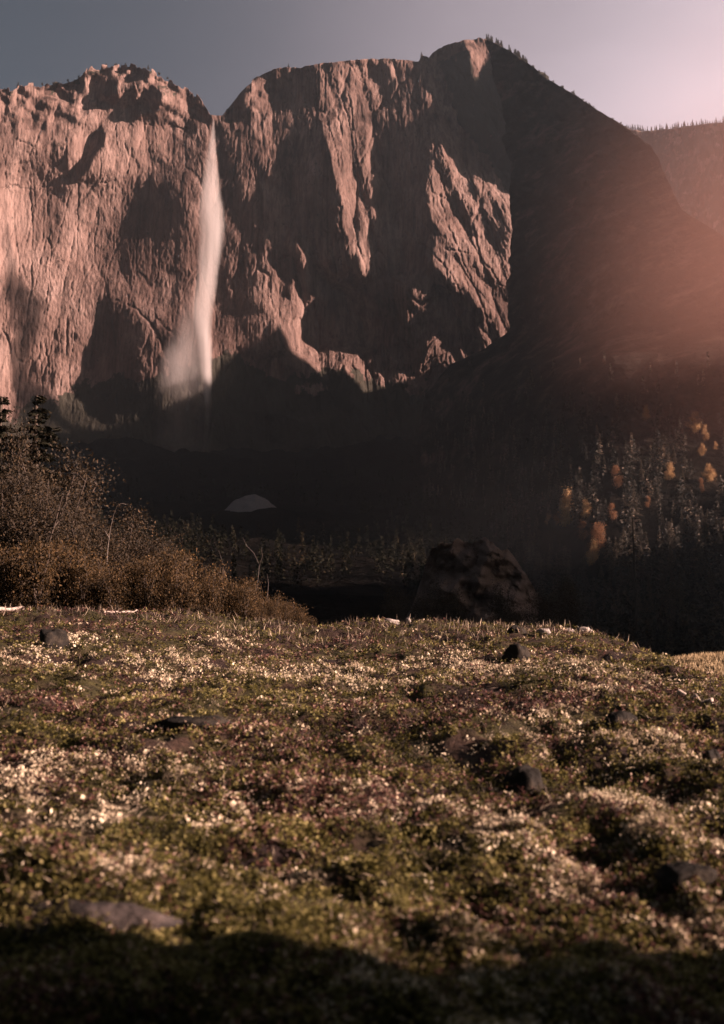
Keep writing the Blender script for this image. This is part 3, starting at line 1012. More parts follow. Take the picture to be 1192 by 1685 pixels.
def broadleaf(name, h, rad, nleaf, mat, leaf, seed, stems=1, base=0.15, spiky=0.0, barkm=None):
    """Small tree or shrub: stems with side twigs, leaves clustered round the twig tips."""
    r = np.random.default_rng(seed)
    root = empty(name, (0, 0, 0))
    tp = Parts(); tips = []
    for k in range(stems):
        az = r.uniform(0, 2 * math.pi); lean = rad * (r.uniform(.15, .75) if stems > 1 else .1)
        hh = h * (r.uniform(.65, 1.0) if k else 1.0)
        s = np.linspace(0, 1, 6)
        pts = np.stack([np.cos(az) * lean * s ** 1.4 + r.normal(0, .02 * h, 6) * s, np.sin(az) * lean * s ** 1.4 + r.normal(0, .02 * h, 6) * s, hh * s - .03 * h], -1)
        tp.add(*tube(pts, .013 * h * (1 - s) + .0035 * h, 5))
        for b in range(int(14 if stems == 1 else 9)):
            f = base + (1 - base) * r.uniform(0, 1) ** .9
            p0 = np.array([np.interp(f, s, pts[:, i]) for i in range(3)])
            a2 = r.uniform(0, 2 * math.pi)
            prof = math.sin(min(1, (1 - f) * 1.25 + .12) * math.pi / 2) * (0.55 + .45 * math.sin(min(1., f * 2.2) * math.pi / 2))
            Lb = rad * (1 if stems == 1 else .55) * prof * r.uniform(.6, 1.1) + .03 * h
            tip = p0 + np.array([np.cos(a2) * Lb, np.sin(a2) * Lb, Lb * r.uniform(.3, 1.0)])
            tp.add(*tube([p0, (p0 + tip) / 2 + [0, 0, .05 * Lb], tip], [.005 * h, .0035 * h, .0018 * h], 3))
            for q in np.linspace(.35, 1, 4): tips.append(p0 + (tip - p0) * q)
        tips.append(pts[-1]); tips.append(pts[-2])
    tips = np.array(tips)
    cp = Parts()
    i = r.integers(0, len(tips), nleaf)
    c = tips[i] + r.normal(0, .055 * h + .04 * rad, (nleaf, 3))
    c[:, 2] = np.abs(c[:, 2])
    d = r.normal(0, 1, (nleaf, 3)) + [0, 0, spiky]
    cl = r.normal(0, .16, len(tips))
    LV, LF = leaves(c, d, leaf * r.uniform(.5, 1.35, nleaf), leaf * .55, r=r)
    cp.add(LV, LF, np.repeat(np.clip(.5 + cl[i] + r.normal(0, .13, nleaf), 0, 1), 4))
    tp.build('stem' if stems > 1 else 'trunk', barkm or M_BARK, root)
    cp.build('foliage' if stems > 1 else 'crown', mat, root)
    return root


class Kind:
    """One built plant; every further one is a copy with its parts."""
    def __init__(self, root, h):
        self.root = root; self.h = h; self.used = False

    def put(self, loc, h, label, cat, group=None, wide=1.0, tilt=(0, 0)):
        o = copy_tree(self.root) if self.used else self.root
        self.used = True
        k = h / self.h
        o.location = loc
        o.scale = (k * wide, k * wide, k)
        o.rotation_euler = (tilt[0], tilt[1], random.uniform(0, 6.28))
        for q in ('label', 'category', 'group'):
            if q in o: del o[q]
        return tag(o, label, cat, group)


# ------------------------------------------------------------------ trees on the right-hand slope
fir = [Kind(conifer('conifer', 24, 5.2, 26, M_FIR, 1.1, 1.8, 11), 24), Kind(conifer('conifer', 24, 4.0, 30, M_FIR, 1.0, 1.62, 12), 24), Kind(conifer('conifer', 24, 5.6, 20, M_FIR, 1.2, 1.4400000000000002, 13, irregular=.4), 24)]
larch = [Kind(broadleaf('autumn_tree', 14, 3.6, 3000, M_GOLD, .62, 21, 1, .12), 14), Kind(broadleaf('autumn_tree', 14, 2.6, 2400, M_GOLD, .6, 22, 1, .08), 14)]
dull = [Kind(broadleaf('autumn_tree', 14, 3.4, 2400, M_RUST, .62, 23, 1, .1), 14), Kind(broadleaf('autumn_tree', 14, 2.6, 2000, M_RUST, .6, 24, 1, .08), 14)]


def on_slope(px, py):
    y = float(slope_depth(np.array([float(px)]), np.array([float(py)]))[0])
    return P(px, py, y), y


def slope_tree(kind, px, py, hpx, label, cat='tree', group=None, wide=1.0, tilt=(0, 0)):
    p, y = on_slope(px, py)
    return kind.put((p[0], p[1], p[2] - 0.3), hpx / FPX * y, label, cat, group, wide, tilt)


GOLD = [
    (0, 1062, 693, 27, 1.0, 'lone golden tree highest on the dark mountainside, left of the other golden ones'),
    (0, 1143, 714, 36, 1.2, 'broad orange tree near the right edge, above a row of small pale trees'),
    (1, 1162, 726, 26, 0.9, 'narrow pale leaning tree just below the broad orange tree'),
    (1, 1178, 740, 14, 1.1, 'tiny pale tree at the far right edge of the slope'),
    (0, 1156, 750, 22, 1.0, 'small pale tree above the bright oval golden tree'),
    (0, 1101, 790, 30, 1.1, 'golden pointed tree standing alone in the dark middle of the slope'),
    (0, 1168, 793, 30, 1.1, 'bright oval golden tree near the right edge of the slope'),
    (1, 934, 868, 60, 0.9, 'tall slender orange tree at the left end of the golden trees'),
    (1, 965, 854, 32, 1.1, 'short bright yellow tree beside the tall slender orange tree'),
    (0, 976, 930, 42, 0.9, 'ochre tree in the lower row among dark conifers'),
]
for k, px, py, h, w_, lab in GOLD:
    slope_tree(larch[k], px, py, h, lab, 'tree', 'golden autumn trees on the right slope', w_, (0, .12 if 'leaning' in lab else 0))
DULL = [
    (1, 1015, 806, 40, 1.0, 'dull rust coloured narrow tree above the centre of the forest'),
    (0, 986, 906, 46, 1.0, 'dull brown orange tree just above the ochre tree'),
    (0, 902, 864, 20, 1.0, 'small dull tree left of the tall slender orange tree, the left one of two'),
    (0, 917, 864, 18, 1.2, 'small dull bushy tree right beside the tall slender orange tree'),
    (1, 1008, 858, 30, 1.0, 'faint rust tree right of the bright yellow tree'),
    (1, 960, 892, 34, 1.0, 'thin dull yellow tree below the bright yellow tree'),
    (1, 1067, 836, 20, 1.0, 'small dim rust tree left above the thin dead trunk'),
    (1, 1155, 812, 26, 0.8, 'thin dim rust tree below the bright oval golden tree'),
]
for k, px, py, h, w_, lab in DULL:
    slope_tree(dull[k], px, py, h, lab, 'tree', 'dull autumn trees on the right slope', w_)
BIGFIR = [
    (2, 1163, 948, 104, 1.0, 'large dark conifer with open tiers of branches near the right edge'),
    (0, 991, 990, 62, 1.0, 'dark conifer with layered branches just below the ochre tree'),
    (1, 1040, 992, 60, 1.0, 'dark conifer just left of the thin dead trunk'),
    (1, 1105, 965, 72, 1.0, 'tall narrow grey conifer left of the large tiered conifer'),
    (0, 1092, 1006, 64, 1.0, 'dark conifer right of the thin dead trunk, level with its middle'),
    (1, 1116, 1018, 58, 1.0, 'slim dark conifer below the tall narrow grey conifer'),
    (0, 993, 1036, 54, 1.3, 'broad dark conifer above the crest, left of the dead trunk'),
    (2, 1028, 1046, 58, 1.0, 'dark conifer at the foot of the thin dead trunk'),
    (0, 1122, 1056, 66, 1.0, 'dark conifer behind the pale grassy knoll'),
    (2, 1078, 1060, 48, 1.2, 'short wide dark conifer right of the foot of the dead trunk'),
]
for k, px, py, h, w_, lab in BIGFIR:
    slope_tree(fir[k], px, py, h, lab, 'conifer', 'dark conifers at the foot of the right slope', w_)
cnt = 0
while cnt < 170:
    px = random.uniform(860, 1250); py = random.uniform(730, 1085)
    lim = 1085 - 0.55 * max(0, px - 880)          # the wood thins out upslope
    if py < lim - 160 + random.uniform(-60, 60) or px < 880 and py < 900: continue
    if any(abs(px - g[1]) < 13 and g[2] - 4 < py < g[2] + 66 for g in GOLD + DULL): continue
    h = random.uniform(34, 66) * (0.5 + 0.7 * (py - 730) / 350)
    slope_tree(random.choice(fir), px, py, h, 'dim dark conifer in the shaded forest on the lower right slope', 'conifer', 'dim conifers of the shaded forest', random.uniform(.8, 1.1))
    cnt += 1


def build_forest():
    """The far wood on the slope and the valley floor that reads as one dark mass."""
    r = np.random.default_rng(77)
    px = r.uniform(640, 1330, 5200); py = r.uniform(560, 1090, 5200)
    dens = sstep(560, 900, py) * (.35 + .65 * sstep(-.2, .3, fbm(px / 50, py / 30, 3, 78)))
    ok = (r.random(5200) < dens) & (px > slope_edge(py) + 14)
    px, py = px[ok], py[ok]
    y = slope_depth(px, py)
    for k_, gx, gy, gh, *_ in GOLD + DULL:
        ok = ~((np.abs(px - gx) < 13) & (py > gy - 4) & (py < gy + 62))
        px, py, y = px[ok], py[ok], y[ok]
    A = P(px, py, y)
    # valley floor and talus
    yv = np.exp(r.uniform(math.log(480), math.log(1500), 2600)); uv = r.uniform(-.42, .30, 2600)
    xv = yv * uv
    B = np.stack([xv, yv, valley_z(xv, yv) + 0.35 * np.clip(-xv - 0.30 * yv, 0, 999)], -1)
    B = B[(noise(xv / 60, yv / 60, None, 79) > -.25) & ~((np.abs(xv / yv + .1) < .09) & (np.abs(yv - 1000) < 110))]
    for A, mat in ((A, M_NEEDLE), (B, M_DARKNEEDLE)):  # valley trees use darker needles, their shade put into the colour
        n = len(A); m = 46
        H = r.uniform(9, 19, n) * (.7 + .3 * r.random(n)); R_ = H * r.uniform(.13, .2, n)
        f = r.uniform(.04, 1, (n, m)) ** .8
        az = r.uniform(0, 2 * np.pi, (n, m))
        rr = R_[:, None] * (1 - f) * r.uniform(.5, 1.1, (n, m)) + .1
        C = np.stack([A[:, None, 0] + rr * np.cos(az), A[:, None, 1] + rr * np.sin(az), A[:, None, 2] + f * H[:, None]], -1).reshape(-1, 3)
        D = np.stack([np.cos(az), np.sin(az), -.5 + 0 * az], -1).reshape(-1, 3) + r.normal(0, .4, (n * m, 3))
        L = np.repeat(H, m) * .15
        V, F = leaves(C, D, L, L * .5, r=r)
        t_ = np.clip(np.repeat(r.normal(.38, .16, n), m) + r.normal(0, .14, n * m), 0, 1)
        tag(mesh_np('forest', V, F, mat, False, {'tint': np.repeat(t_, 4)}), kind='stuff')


build_forest()
# thin dead trunk
r_ = np.random.default_rng(5)
p, y = on_slope(1049, 1078)
hs = 226 / FPX * y
sn = empty('dead_tree', p)
tp = Parts()
z = np.linspace(-.5, hs, 10)
tp.add(*tube(np.stack([.004 * hs * np.sin(z / hs * 5), 0 * z, z], -1), .012 * hs * (1 - z / hs) + .004 * hs, 8))
tp.build('trunk', M_BARK, sn)
for k in range(14):
    f = r_.uniform(.35, .97); a = r_.uniform(0, 6.28); L = hs * r_.uniform(.02, .05)
    bp = Parts()
    bp.add(*tube([(0, 0, f * hs), (math.cos(a) * L * .6, math.sin(a) * L * .6, f * hs - .1 * L), (math.cos(a) * L, math.sin(a) * L, f * hs - .5 * L)], [.003 * hs, .002 * hs, .001 * hs], 4))
    bp.build('branch', M_BARK, sn)
tag(sn, 'tall thin dead trunk standing dark among the lower conifers', 'dead tree')

# ------------------------------------------------------------------ trees along the skylines
small = [Kind(conifer('conifer', 12, 2.6, 14, M_NEEDLE, 1.2, .8, 31), 12), Kind(conifer('conifer', 12, 1.8, 14, M_NEEDLE, 1.1, .8, 32), 12)]
scrubk = Kind(broadleaf('shrub', 8, 4.5, 500, M_THICK, 1.1, 33, 4, .1), 8)


def rim_tree(kind, px, hpx, y, sx, sy, label, cat, group, dy=6, wide=1.0):
    py = float(np.interp(px, sx, sy))
    p = P(px, py + 2.0, y + dy)
    kind.put(p, hpx / FPX * y, label, cat, group, wide)


def cy(px):
    py = float(np.interp(px, SKY_X, SKY_Y))
    return float(np.interp(px, BASE_X, BASE_Y)) + 0.12 * (830 - py) + float(lattice(R, np.array([float(px)]), np.array([py]))[0])


for px, h, w_, lab in [(30, 12, 1.2, 'lone dark tree on the rim near the left edge of the photo'), (175, 9, 1.6, 'dark round tree on the summit blocks of the left cliff, left of the other two'), (207, 8, 1.8, 'low dark bushy tree in the middle of the left cliff summit'), (244, 9, 1.2, 'small dark tree at the right end of the left cliff summit'), (475, 10, 1.0, 'single tree on the rim above the dark gully of the central wall'), (694, 10, 1.2, 'small tree in the step of the rim left of the highest summit')]:
    rim_tree(small[0], px, h, cy(px), SKY_X, SKY_Y, lab, 'tree', None, 3, w_)
for px in (8, 52, 70, 88, 112, 130, 190, 222, 262, 276):
    rim_tree(scrubk, px, random.uniform(4, 7), cy(px), SKY_X, SKY_Y, 'dark scrub bush along the broken rim of the left cliff', 'bush', 'scrub bushes along the left rim', 3)
for k in range(34):
    px = random.uniform(800, 868)
    rim_tree(random.choice(small), px, random.uniform(9, 16), 1330 if px > 845 else cy(px), SL_X if px > 845 else SKY_X, SL_Y if px > 845 else SKY_Y, 'dark conifer in the dense stand right of the highest summit', 'conifer', 'conifers right of the highest summit', random.uniform(2, 30))
for px, h, lab in [(897, 15, 'upper one of two lone trees on the descending right skyline'), (945, 11, 'lower one of two lone trees on the descending right skyline')]:
    rim_tree(small[1], px, h, 1290, SL_X, SL_Y, lab, 'tree', None)
for k in range(22):
    px = random.uniform(868, 1030)
    rim_tree(scrubk, px, random.uniform(3, 6), 1270, SL_X, SL_Y, 'dark low bush on the descending right skyline', 'bush', 'bushes on the descending skyline')
for px in np.arange(1024, 1205, 3.6):
    px = px + random.uniform(-1.5, 1.5)
    p = P(px, float(np.interp(px, [1030, 1060, 1100, 1150, 1192, 1500], [213, 217, 213, 206, 202, 192])), 2450 - .75 * (px - 985) + 5)
    random.choice(small).put(p, random.uniform(6, 13) / FPX * 2450, 'dark conifer in the tree line along the far ridge', 'conifer', 'tree line along the far ridge')

# ------------------------------------------------------------------ thicket and shrubs behind the left crest
def gz(x, y):
    return float(ground_z(np.array([float(x)]), np.array([float(y)]))[0])


def at_px(px, y):
    x = (px - 596) / FPX * y
    return x, y, gz(x, y)


shr = [Kind(broadleaf('shrub', 1.7, .62, 1700, M_SHRUB, .075, 40 + i, 7, .06, 1.6), 1.7) for i in range(3)]
thk = [Kind(broadleaf('thicket_tree', 5.5, 1.9, 6500, M_THICK, .12, 50 + i, 5, .10, .6), 5.5) for i in range(3)]
bigfir = [Kind(conifer('conifer', 13, 2.7, 40, M_DARKNEEDLE, .30, 7.0, 61, irregular=.4), 13)]
for px, y, h, lab in [(55, 62, 14.8, 'dark ragged conifer whose top stands before the bright left wall'), (-8, 55, 12.6, 'dark conifer cut by the left edge of the photo')]:
    x, yy_, z = at_px(px, y)
    bigfir[0].put((x, y, z - .2), h, lab, 'conifer', None, 1.4)
rr_ = random.Random(3)
for k in range(54):
    px = rr_.uniform(-60, 335)
    y = rr_.uniform(40, 60)
    top = np.interp(px, [-60, 0, 60, 100, 130, 180, 215, 250, 340], [700, 700, 690, 735, 790, 840, 872, 888, 905]) + rr_.uniform(-5, 130)
    x, _, z = at_px(px, y)
    h = (1070 - top) / FPX * y - z
    if h < 1.2: continue
    thk[k % 3].put((x, y, z - .1), h, 'dusky brown tree in the dense thicket behind the golden shrubs on the left', 'tree', 'thicket trees on the left', rr_.uniform(.7, 1.2))
for k in range(100):
    px = rr_.uniform(-40, 534)
    y = rr_.uniform(25.5, 33)
    top = np.interp(px, [-40, 40, 100, 160, 200, 250, 300, 340, 400, 450, 500, 535], [895, 895, 880, 900, 925, 912, 898, 915, 948, 972, 992, 1022]) + abs(rr_.gauss(0, 22))
    x, _, z = at_px(px, y)
    h = (1070 - top) / FPX * y - z
    h = min(max(h, .35), 2.6)
    zone = 'at the left end' if px < 150 else 'in the middle' if px < 340 else 'at the low right end'
    shr[k % 3].put((x, y, z - .05), h, f'golden brown leafy shrub {zone} of the belt along the hill crest', 'shrub', 'golden shrubs along the left crest', rr_.uniform(.85, 1.25))


for k in range(16):
    px = rr_.choice([rr_.uniform(640, 715), rr_.uniform(840, 960), rr_.uniform(560, 1000)]); y = rr_.uniform(120, 178)
    b = P(px, 1040, y)
    thk[k % 3].put((b[0], b[1], b[2] - 1), rr_.uniform(40, 95) / FPX * y, 'dark shaded tree beyond the crest around the reddish outcrop', 'tree', 'shaded trees round the outcrop', rr_.uniform(.8, 1.2))


def dead_shrub(px, py0, y, paths, rad, label, mat, name='dead_shrub', cat='dead shrub'):
    """Bare stems traced as (px, py) lists at distance y."""
    b = P(px, py0, y)
    root = empty(name, b)
    for k, pth in enumerate(paths):
        pp = Parts()
        q = np.array([P(a, c, y + .25 * math.sin(k * 2.1 + i)) for i, (a, c) in enumerate(pth)]) - b
        pp.add(*tube(q, np.linspace(rad, rad * .35, len(pth)), 6))
        pp.build('stem' if k == 0 else 'branch', mat, root)
    tag(root, label, cat)


dead_shrub(176, 925, 34, [[(176, 930), (178, 900), (182, 870), (187, 848), (193, 832), (200, 828), (208, 830)], [(187, 848), (196, 842), (206, 842)], [(180, 885), (172, 872)]], .013, 'slender pale dead stem bent over at its tip behind the left shrubs', bark_material('pale_grey_wood', (.09, .075, .065), (.20, .17, .15), 20))
dead_shrub(425, 985, 36, [[(425, 1000), (424, 960), (427, 930), (418, 910), (406, 898), (400, 885), (390, 890), (378, 900)], [(427, 930), (432, 915), (430, 900)], [(366, 960), (368, 930), (360, 905)], [(440, 985), (442, 960), (440, 945)]], .016, 'grey forked dead shrub dim against the dark valley above the golden shrubs', bark_material('dim_grey_wood', (.03, .027, .025), (.07, .062, .058), 20))

# ------------------------------------------------------------------ rocks
def rock_material(name, a, b_, c):
    m, t, b = material(name)
    n = noise_node(t, 5, 7, .68, mapped(t, (1, 1, 1)))
    r = ramp_node(t, n.outputs['Fac'], [(.36, a), (.52, b_), (.68, c)])
    t.links.new(r.outputs[0], b.inputs['Base Color'])
    bump(t, b, n.outputs['Fac'], .9, .06)
    return m


M_DARKROCK = rock_material('dark_mossy_rock', (.007, .007, .006), (.016, .014, .012), (.045, .036, .026))
M_PALEROCK = rock_material('pale_stone', (.14, .12, .11), (.25, .22, .20), (.40, .36, .32))
M_OUTCROP = rock_material('red_brown_rock', (.06, .042, .036), (.13, .085, .068), (.24, .155, .125))
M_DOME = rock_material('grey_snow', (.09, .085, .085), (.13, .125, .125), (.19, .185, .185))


def rock(name, loc, size, mat, seed, label, cat='rock', rough=.35, facet=3, n=40, arch=None):
    """A boulder: a sphere cut by random planes and roughened."""
    r = np.random.default_rng(seed)
    u = np.linspace(0, 2 * math.pi, n, endpoint=False); v = np.linspace(0, math.pi, n // 2)
    vv, uu = np.meshgrid(v, u, indexing='ij')
    D = np.stack([np.sin(vv) * np.cos(uu), np.sin(vv) * np.sin(uu), np.cos(vv)], -1)
    rad = np.ones(vv.shape)
    for k in range(facet * 4):
        nn = unit(r.normal(size=3)); d = r.uniform(.62, .92)
        dt = D @ nn
        rad = np.where(dt > .05, np.minimum(rad, d / np.maximum(dt, .05)), rad)
    q = D * 1.7 + seed
    rad = rad * (1 + rough * fbm(q[..., 0], q[..., 1], 5, seed, .55, q[..., 2]))
    V = D * rad[..., None] * np.array(size) * .5
    i = np.arange(n // 2 - 1)[:, None] * n; j = np.arange(n)[None]
    j2 = (j + 1) % n
    F = np.stack([i + j, i + n + j, i + n + j2, i + j2], -1).reshape(-1, 4)
    o = mesh_np(name, V.reshape(-1, 3), F, mat, True)
    o.location = loc
    o.rotation_euler = (0, 0, 0)
    return tag(o, label, cat)


def ray_ground(px, py):
    ys = np.geomspace(2.5, 40, 900)
    q = P(px, py, ys)
    g = ground_z(q[:, 0], ys, False)
    k = np.argmax(g >= q[:, 2]) if (g >= q[:, 2]).any() else int(np.argmin(q[:, 2] - g + (ys < 12) * 99))
    return q[k][0], ys[k], gz(q[k][0], ys[k])


for i, (px, py, w, h, dp, lab) in enumerate([
        (850, 1046, 44, 26, 1.2, 'dark hump of rock breaking the right crest line'),
        (848, 1088, 46, 40, 1., 'black boulder just below the right crest, under the hump on the skyline'),
        (865, 1290, 84, 62, .8, 'black arched boulder in the heath right of centre'),
        (85, 1072, 54, 42, 1., 'round black boulder at the upper left of the heath'),
        (320, 1214, 140, 26, .5, 'long low dark rock lying left of centre in the heath'),
        (1015, 1206, 88, 34, .6, 'slanting dark rock in the heath at the right'),
        (1172, 1262, 40, 36, .9, 'dark boulder by the right edge of the photo'),
        (1135, 1462, 110, 40, .6, 'big dark rock low at the right edge of the heath')]):
    x, y, z = ray_ground(px, py)
    k = y / FPX
    rock('boulder', (x, y, z + .02 * h * k), (w * k, w * k * dp, h * k * 1.35), M_DARKROCK, 100 + i, lab, 'boulder')
for i, (px, py, w, h, lab) in enumerate([
        (895, 1052, 26, 12, 'pale flat stone right of the dark hump on the crest'),
        (935, 1036, 24, 9, 'grey stone on the right crest, left of two'),
        (962, 1040, 28, 9, 'long grey stone at the right end of the crest'),
        (640, 1026, 40, 12, 'low grey stone on the middle of the crest'),
        (672, 1021, 12, 9, 'tiny pale stone poking up right of the low grey crest stone')]):
    x, y, z = ray_ground(px, py)
    k = y / FPX
    rock('stone', (x, y, z + .2 * h * k), (w * k, w * k * .7, h * k * 1.3), M_PALEROCK, 130 + i, lab, 'stone')
x, y, z = ray_ground(140, 1540)
rock('boulder', (x, y + .1, z - .02), (.72, .46, .22), rock_material('grey_brown_rock', (.016, .014, .013), (.036, .030, .028), (.08, .064, .058)), 160, 'low grey brown rock at the lower left corner, blurred and half in shade', 'boulder')
# big reddish outcrop beyond the crest, and the grey snow mound at the foot of the falls
def outcrop():
    y0 = 190.0; k = y0 / FPX
    px = np.linspace(600, 960, 230)
    top = np.interp(px, [600, 650, 684, 700, 712, 735, 752, 775, 800, 815, 835, 852, 870, 905, 960], [1085, 1045, 985, 930, 898, 893, 884, 890, 886, 897, 902, 925, 955, 1000, 1085])
    top = top + 7 * fbm(px / 14, px * 0, 4, 301)
    t = np.linspace(0, 1, 120)
    PY = 1085 + (top[None] - 1085) * t[:, None]
    PX = np.broadcast_to(px[None], PY.shape)
    side = np.clip(np.abs(PX - 775) / 130, 0, 1.2)
    Y = y0 + 12 * side ** 2 + 9 * t[:, None] ** 2
    jx = PX + 9 * fbm(PX / 40, PY / 40, 2, 307); jy = PY + 9 * fbm(PX / 40, PY / 40, 2, 308)
    for an, wl, am in ((.9, 74, 6.0), (2.3, 52, 4.0), (.3, 31, 2.0), (1.7, 19, 1.0)):
        q = (jx * math.cos(an) + jy * math.sin(an)) / wl
        Y = Y + am * (np.abs((q % 1) - .5) * 2 - .5)
    Y = Y + 1.2 * fbm(PX / 8, PY / 8, 4, 303)
    Y = Y + 6 * np.exp(-((PX - 765) / 20) ** 2 - ((PY - 940) / 11) ** 2)
    V = P(PX, PY, Y)
    rows = [V]
    for dy, f in [(5, .99), (14, .93), (30, .6), (45, .1)]:
        q = V[-1].copy(); kk = 1 + dy / q[:, 1]
        q[:, 0] *= kk; q[:, 1] += dy; q[:, 2] = q[:, 2] * f - 1
        rows.append(q[None])
    V = np.concatenate(rows, 0)
    o = mesh_np('rock_outcrop', V.reshape(-1, 3), grid_faces(*V.shape[:2]), M_OUTCROP, True)
    tag(o, 'reddish brown craggy outcrop in the shade beyond the middle of the crest', 'rock')


outcrop()


def snow_mound():
    px = np.linspace(340, 500, 110)
    top = np.interp(px, [340, 352, 366, 384, 404, 420, 436, 452, 464, 486, 500], [862, 855, 843, 825, 815, 813, 819, 833, 843, 847, 862]) + 1.6 * fbm(px / 12, px * 0, 3, 311)
    t = np.linspace(0, 1, 60)
    PY = 880 + (top[None] - 880) * t[:, None]
    PX = np.broadcast_to(px[None], PY.shape)
    Y = 985 + 60 * t[:, None] ** 2 + 30 * ((PX - 418) / 70) ** 2 + 6 * fbm(PX / 20, PY / 12, 3, 312)
    Y = Y + 50 * sstep(5, -5, PY - (838 + 8 * np.abs(PX - 410) / 40)) * 0
    V = P(PX, PY, Y); rows = [V]
    for dy, dz in [(12, -3), (40, -16), (70, -45)]:
        q = V[-1].copy(); q[:, 1] += dy; q[:, 2] += dz; q[:, 0] *= 1 + dy / 1000
        rows.append(q[None])
    V = np.concatenate(rows, 0)
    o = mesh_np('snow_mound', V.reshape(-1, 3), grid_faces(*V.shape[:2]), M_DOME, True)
    tag(o, 'dim grey dome of old snow in the dark valley below the waterfall', 'snow mound')


snow_mound()

# ------------------------------------------------------------------ fallen wood
def stick(px0, py0, px1, py1, rad, label, seed, mat=None):
    a = np.array(ray_ground(px0, py0)); b = np.array(ray_ground(px1, py1))
    r = np.random.default_rng(seed)
    s = np.linspace(0, 1, 9)[:, None]
    pts = a + (b - a) * s + r.normal(0, .02, (9, 3)) + [0, 0, rad * 1.2]
    c = pts.mean(0)
    pp = Parts()
    pp.add(*tube(pts - c, rad * np.linspace(1, .5, 9) * r.uniform(.8, 1.2, 9), 8))
    o = pp.build('fallen_branch', mat or M_PALEWOOD, None, True)
    o.location = c
    tag(o, label, 'branch')


stick(-20, 981, 46, 977, .05, 'pale bleached log end at the left edge below the shrubs', 1)
stick(160, 984, 180, 993, .025, 'short pale twig lying below the left shrubs', 2)
stick(168, 1004, 226, 998, .03, 'longer pale branch lying below the left shrubs', 3)
stick(1120, 1168, 1190, 1180, .025, 'pale stick lying on the right shoulder of the hill', 4)

# ------------------------------------------------------------------ the heath: leafy cushions, moss and lichen
def sample(n, ymin=3.2, ymax=28.5, mix_=.72):
    a = 1 / (1 / ymax + rng.random(n) * (1 / ymin - 1 / ymax))
    b = np.exp(rng.uniform(math.log(ymin), math.log(ymax), n))
    y = np.where(rng.random(n) < mix_, a, b)
    x = rng.uniform(-700, 700, n) / FPX * y
    return x, y


def patch(x, y, px, py, rx, ry):
    X, Y, Z = ray_ground(px, py)
    k = Y / FPX
    sl = 1.5 / Y ** 2 * FPX                              # picture rows per metre of depth
    return np.exp(-((x - X) / (rx * k)) ** 2 - ((y - Y) / (ry / sl)) ** 2)


LICH = [(40, 1310, 45, 28), (20, 1285, 40, 20), (115, 1255, 40, 16), (300, 1110, 40, 18), (250, 1090, 60, 14), (60, 1085, 60, 14), (130, 1060, 40, 10), (360, 1065, 30, 10), (560, 1120, 60, 22), (520, 1105, 40, 14), (880, 1200, 50, 14), (1020, 1235, 50, 20), (960, 1110, 60, 18), (1070, 1130, 45, 12), (690, 1330, 50, 18), (985, 1330, 50, 18), (830, 1385, 60, 18), (930, 1440, 60, 20), (380, 1350, 60, 18), (310, 1290, 40, 12), (480, 1440, 50, 14), (1090, 1320, 60, 20), (1150, 1510, 50, 24), (230, 1460, 60, 14), (740, 1090, 60, 14), (660, 1130, 40, 12), (230, 1260, 40, 12), (600, 1310, 40, 14), (1080, 1240, 40, 14), (130, 1360, 40, 14), (1100, 1400, 50, 16), (780, 1340, 50, 12), (430, 1110, 40, 12), (840, 1110, 50, 12), (1000, 1150, 50, 12), (770, 1100, 30, 8)]


def lichen_mask(x, y):
    m = 0
    for p_ in LICH:
        m = m + patch(x, y, *p_)
    return m


def species(x, y):
    a = .7 * fbm(x / 1.5, y / 1.9, 4, 201)            # moss versus heath
    b = fbm(x / .5, y / .6, 3, 202)
    return a + .45 * b


M_MOSS = leaf_material('moss_leaves', [(0, (.012, .011, .005)), (.4, (.060, .055, .014)), (.75, (.14, .122, .034)), (1, (.34, .29, .12))], .4)
M_HEATH = leaf_material('heath_leaves', [(0, (.010, .007, .007)), (.4, (.055, .027, .023)), (.7, (.13, .058, .048)), (.88, (.25, .15, .11)), (1, (.5, .38, .29))], .35)
M_TWIG = leaf_material('dry_stalks', [(0, (.04, .03, .022)), (.6, (.16, .12, .085)), (1, (.50, .41, .30))], .1)
M_LICH = leaf_material('lichen_tufts', [(0, (.15, .11, .075)), (.5, (.42, .34, .235)), (1, (.80, .70, .52))], .25, .9)


def sprigs(name, x, y, mat, nl, size, tall, bias):
    n = len(x)
    z = ground_z(x, y)
    g = (y / 7) ** .45
    ax = unit(rng.normal(0, .35, (n, 3)) + [0, 0, 1])
    tone = np.clip(bias + .42 * fbm(x / .35, y / .4, 3, 210) + .3 * fbm(x / 1.2, y / 1.4, 2, 211) + rng.normal(0, .18, n), 0, 1)
    C = []; D = []; L = []; T_ = []
    for k in range(nl):
        f = rng.uniform(.1, 1, n)
        d = rng.normal(0, 1, (n, 3)); d[:, 2] = np.abs(d[:, 2]) * .6
        C.append(np.stack([x, y, z], -1) + ax * (f * tall * g)[:, None] + unit(d) * (size * .5 * g)[:, None])
        D.append(d); L.append(size * g * rng.uniform(.55, 1.4, n)); T_.append(np.clip(tone + .16 * f - .08 + rng.normal(0, .20, n), 0, 1))
    C = np.concatenate(C); D = np.concatenate(D); L = np.concatenate(L); T_ = np.concatenate(T_)
    V, F = leaves(C, D, L, L * .55)
    o = mesh_np(name, V, F, mat, False, {'tint': np.repeat(T_, 4)})
    return tag(o, kind='stuff')


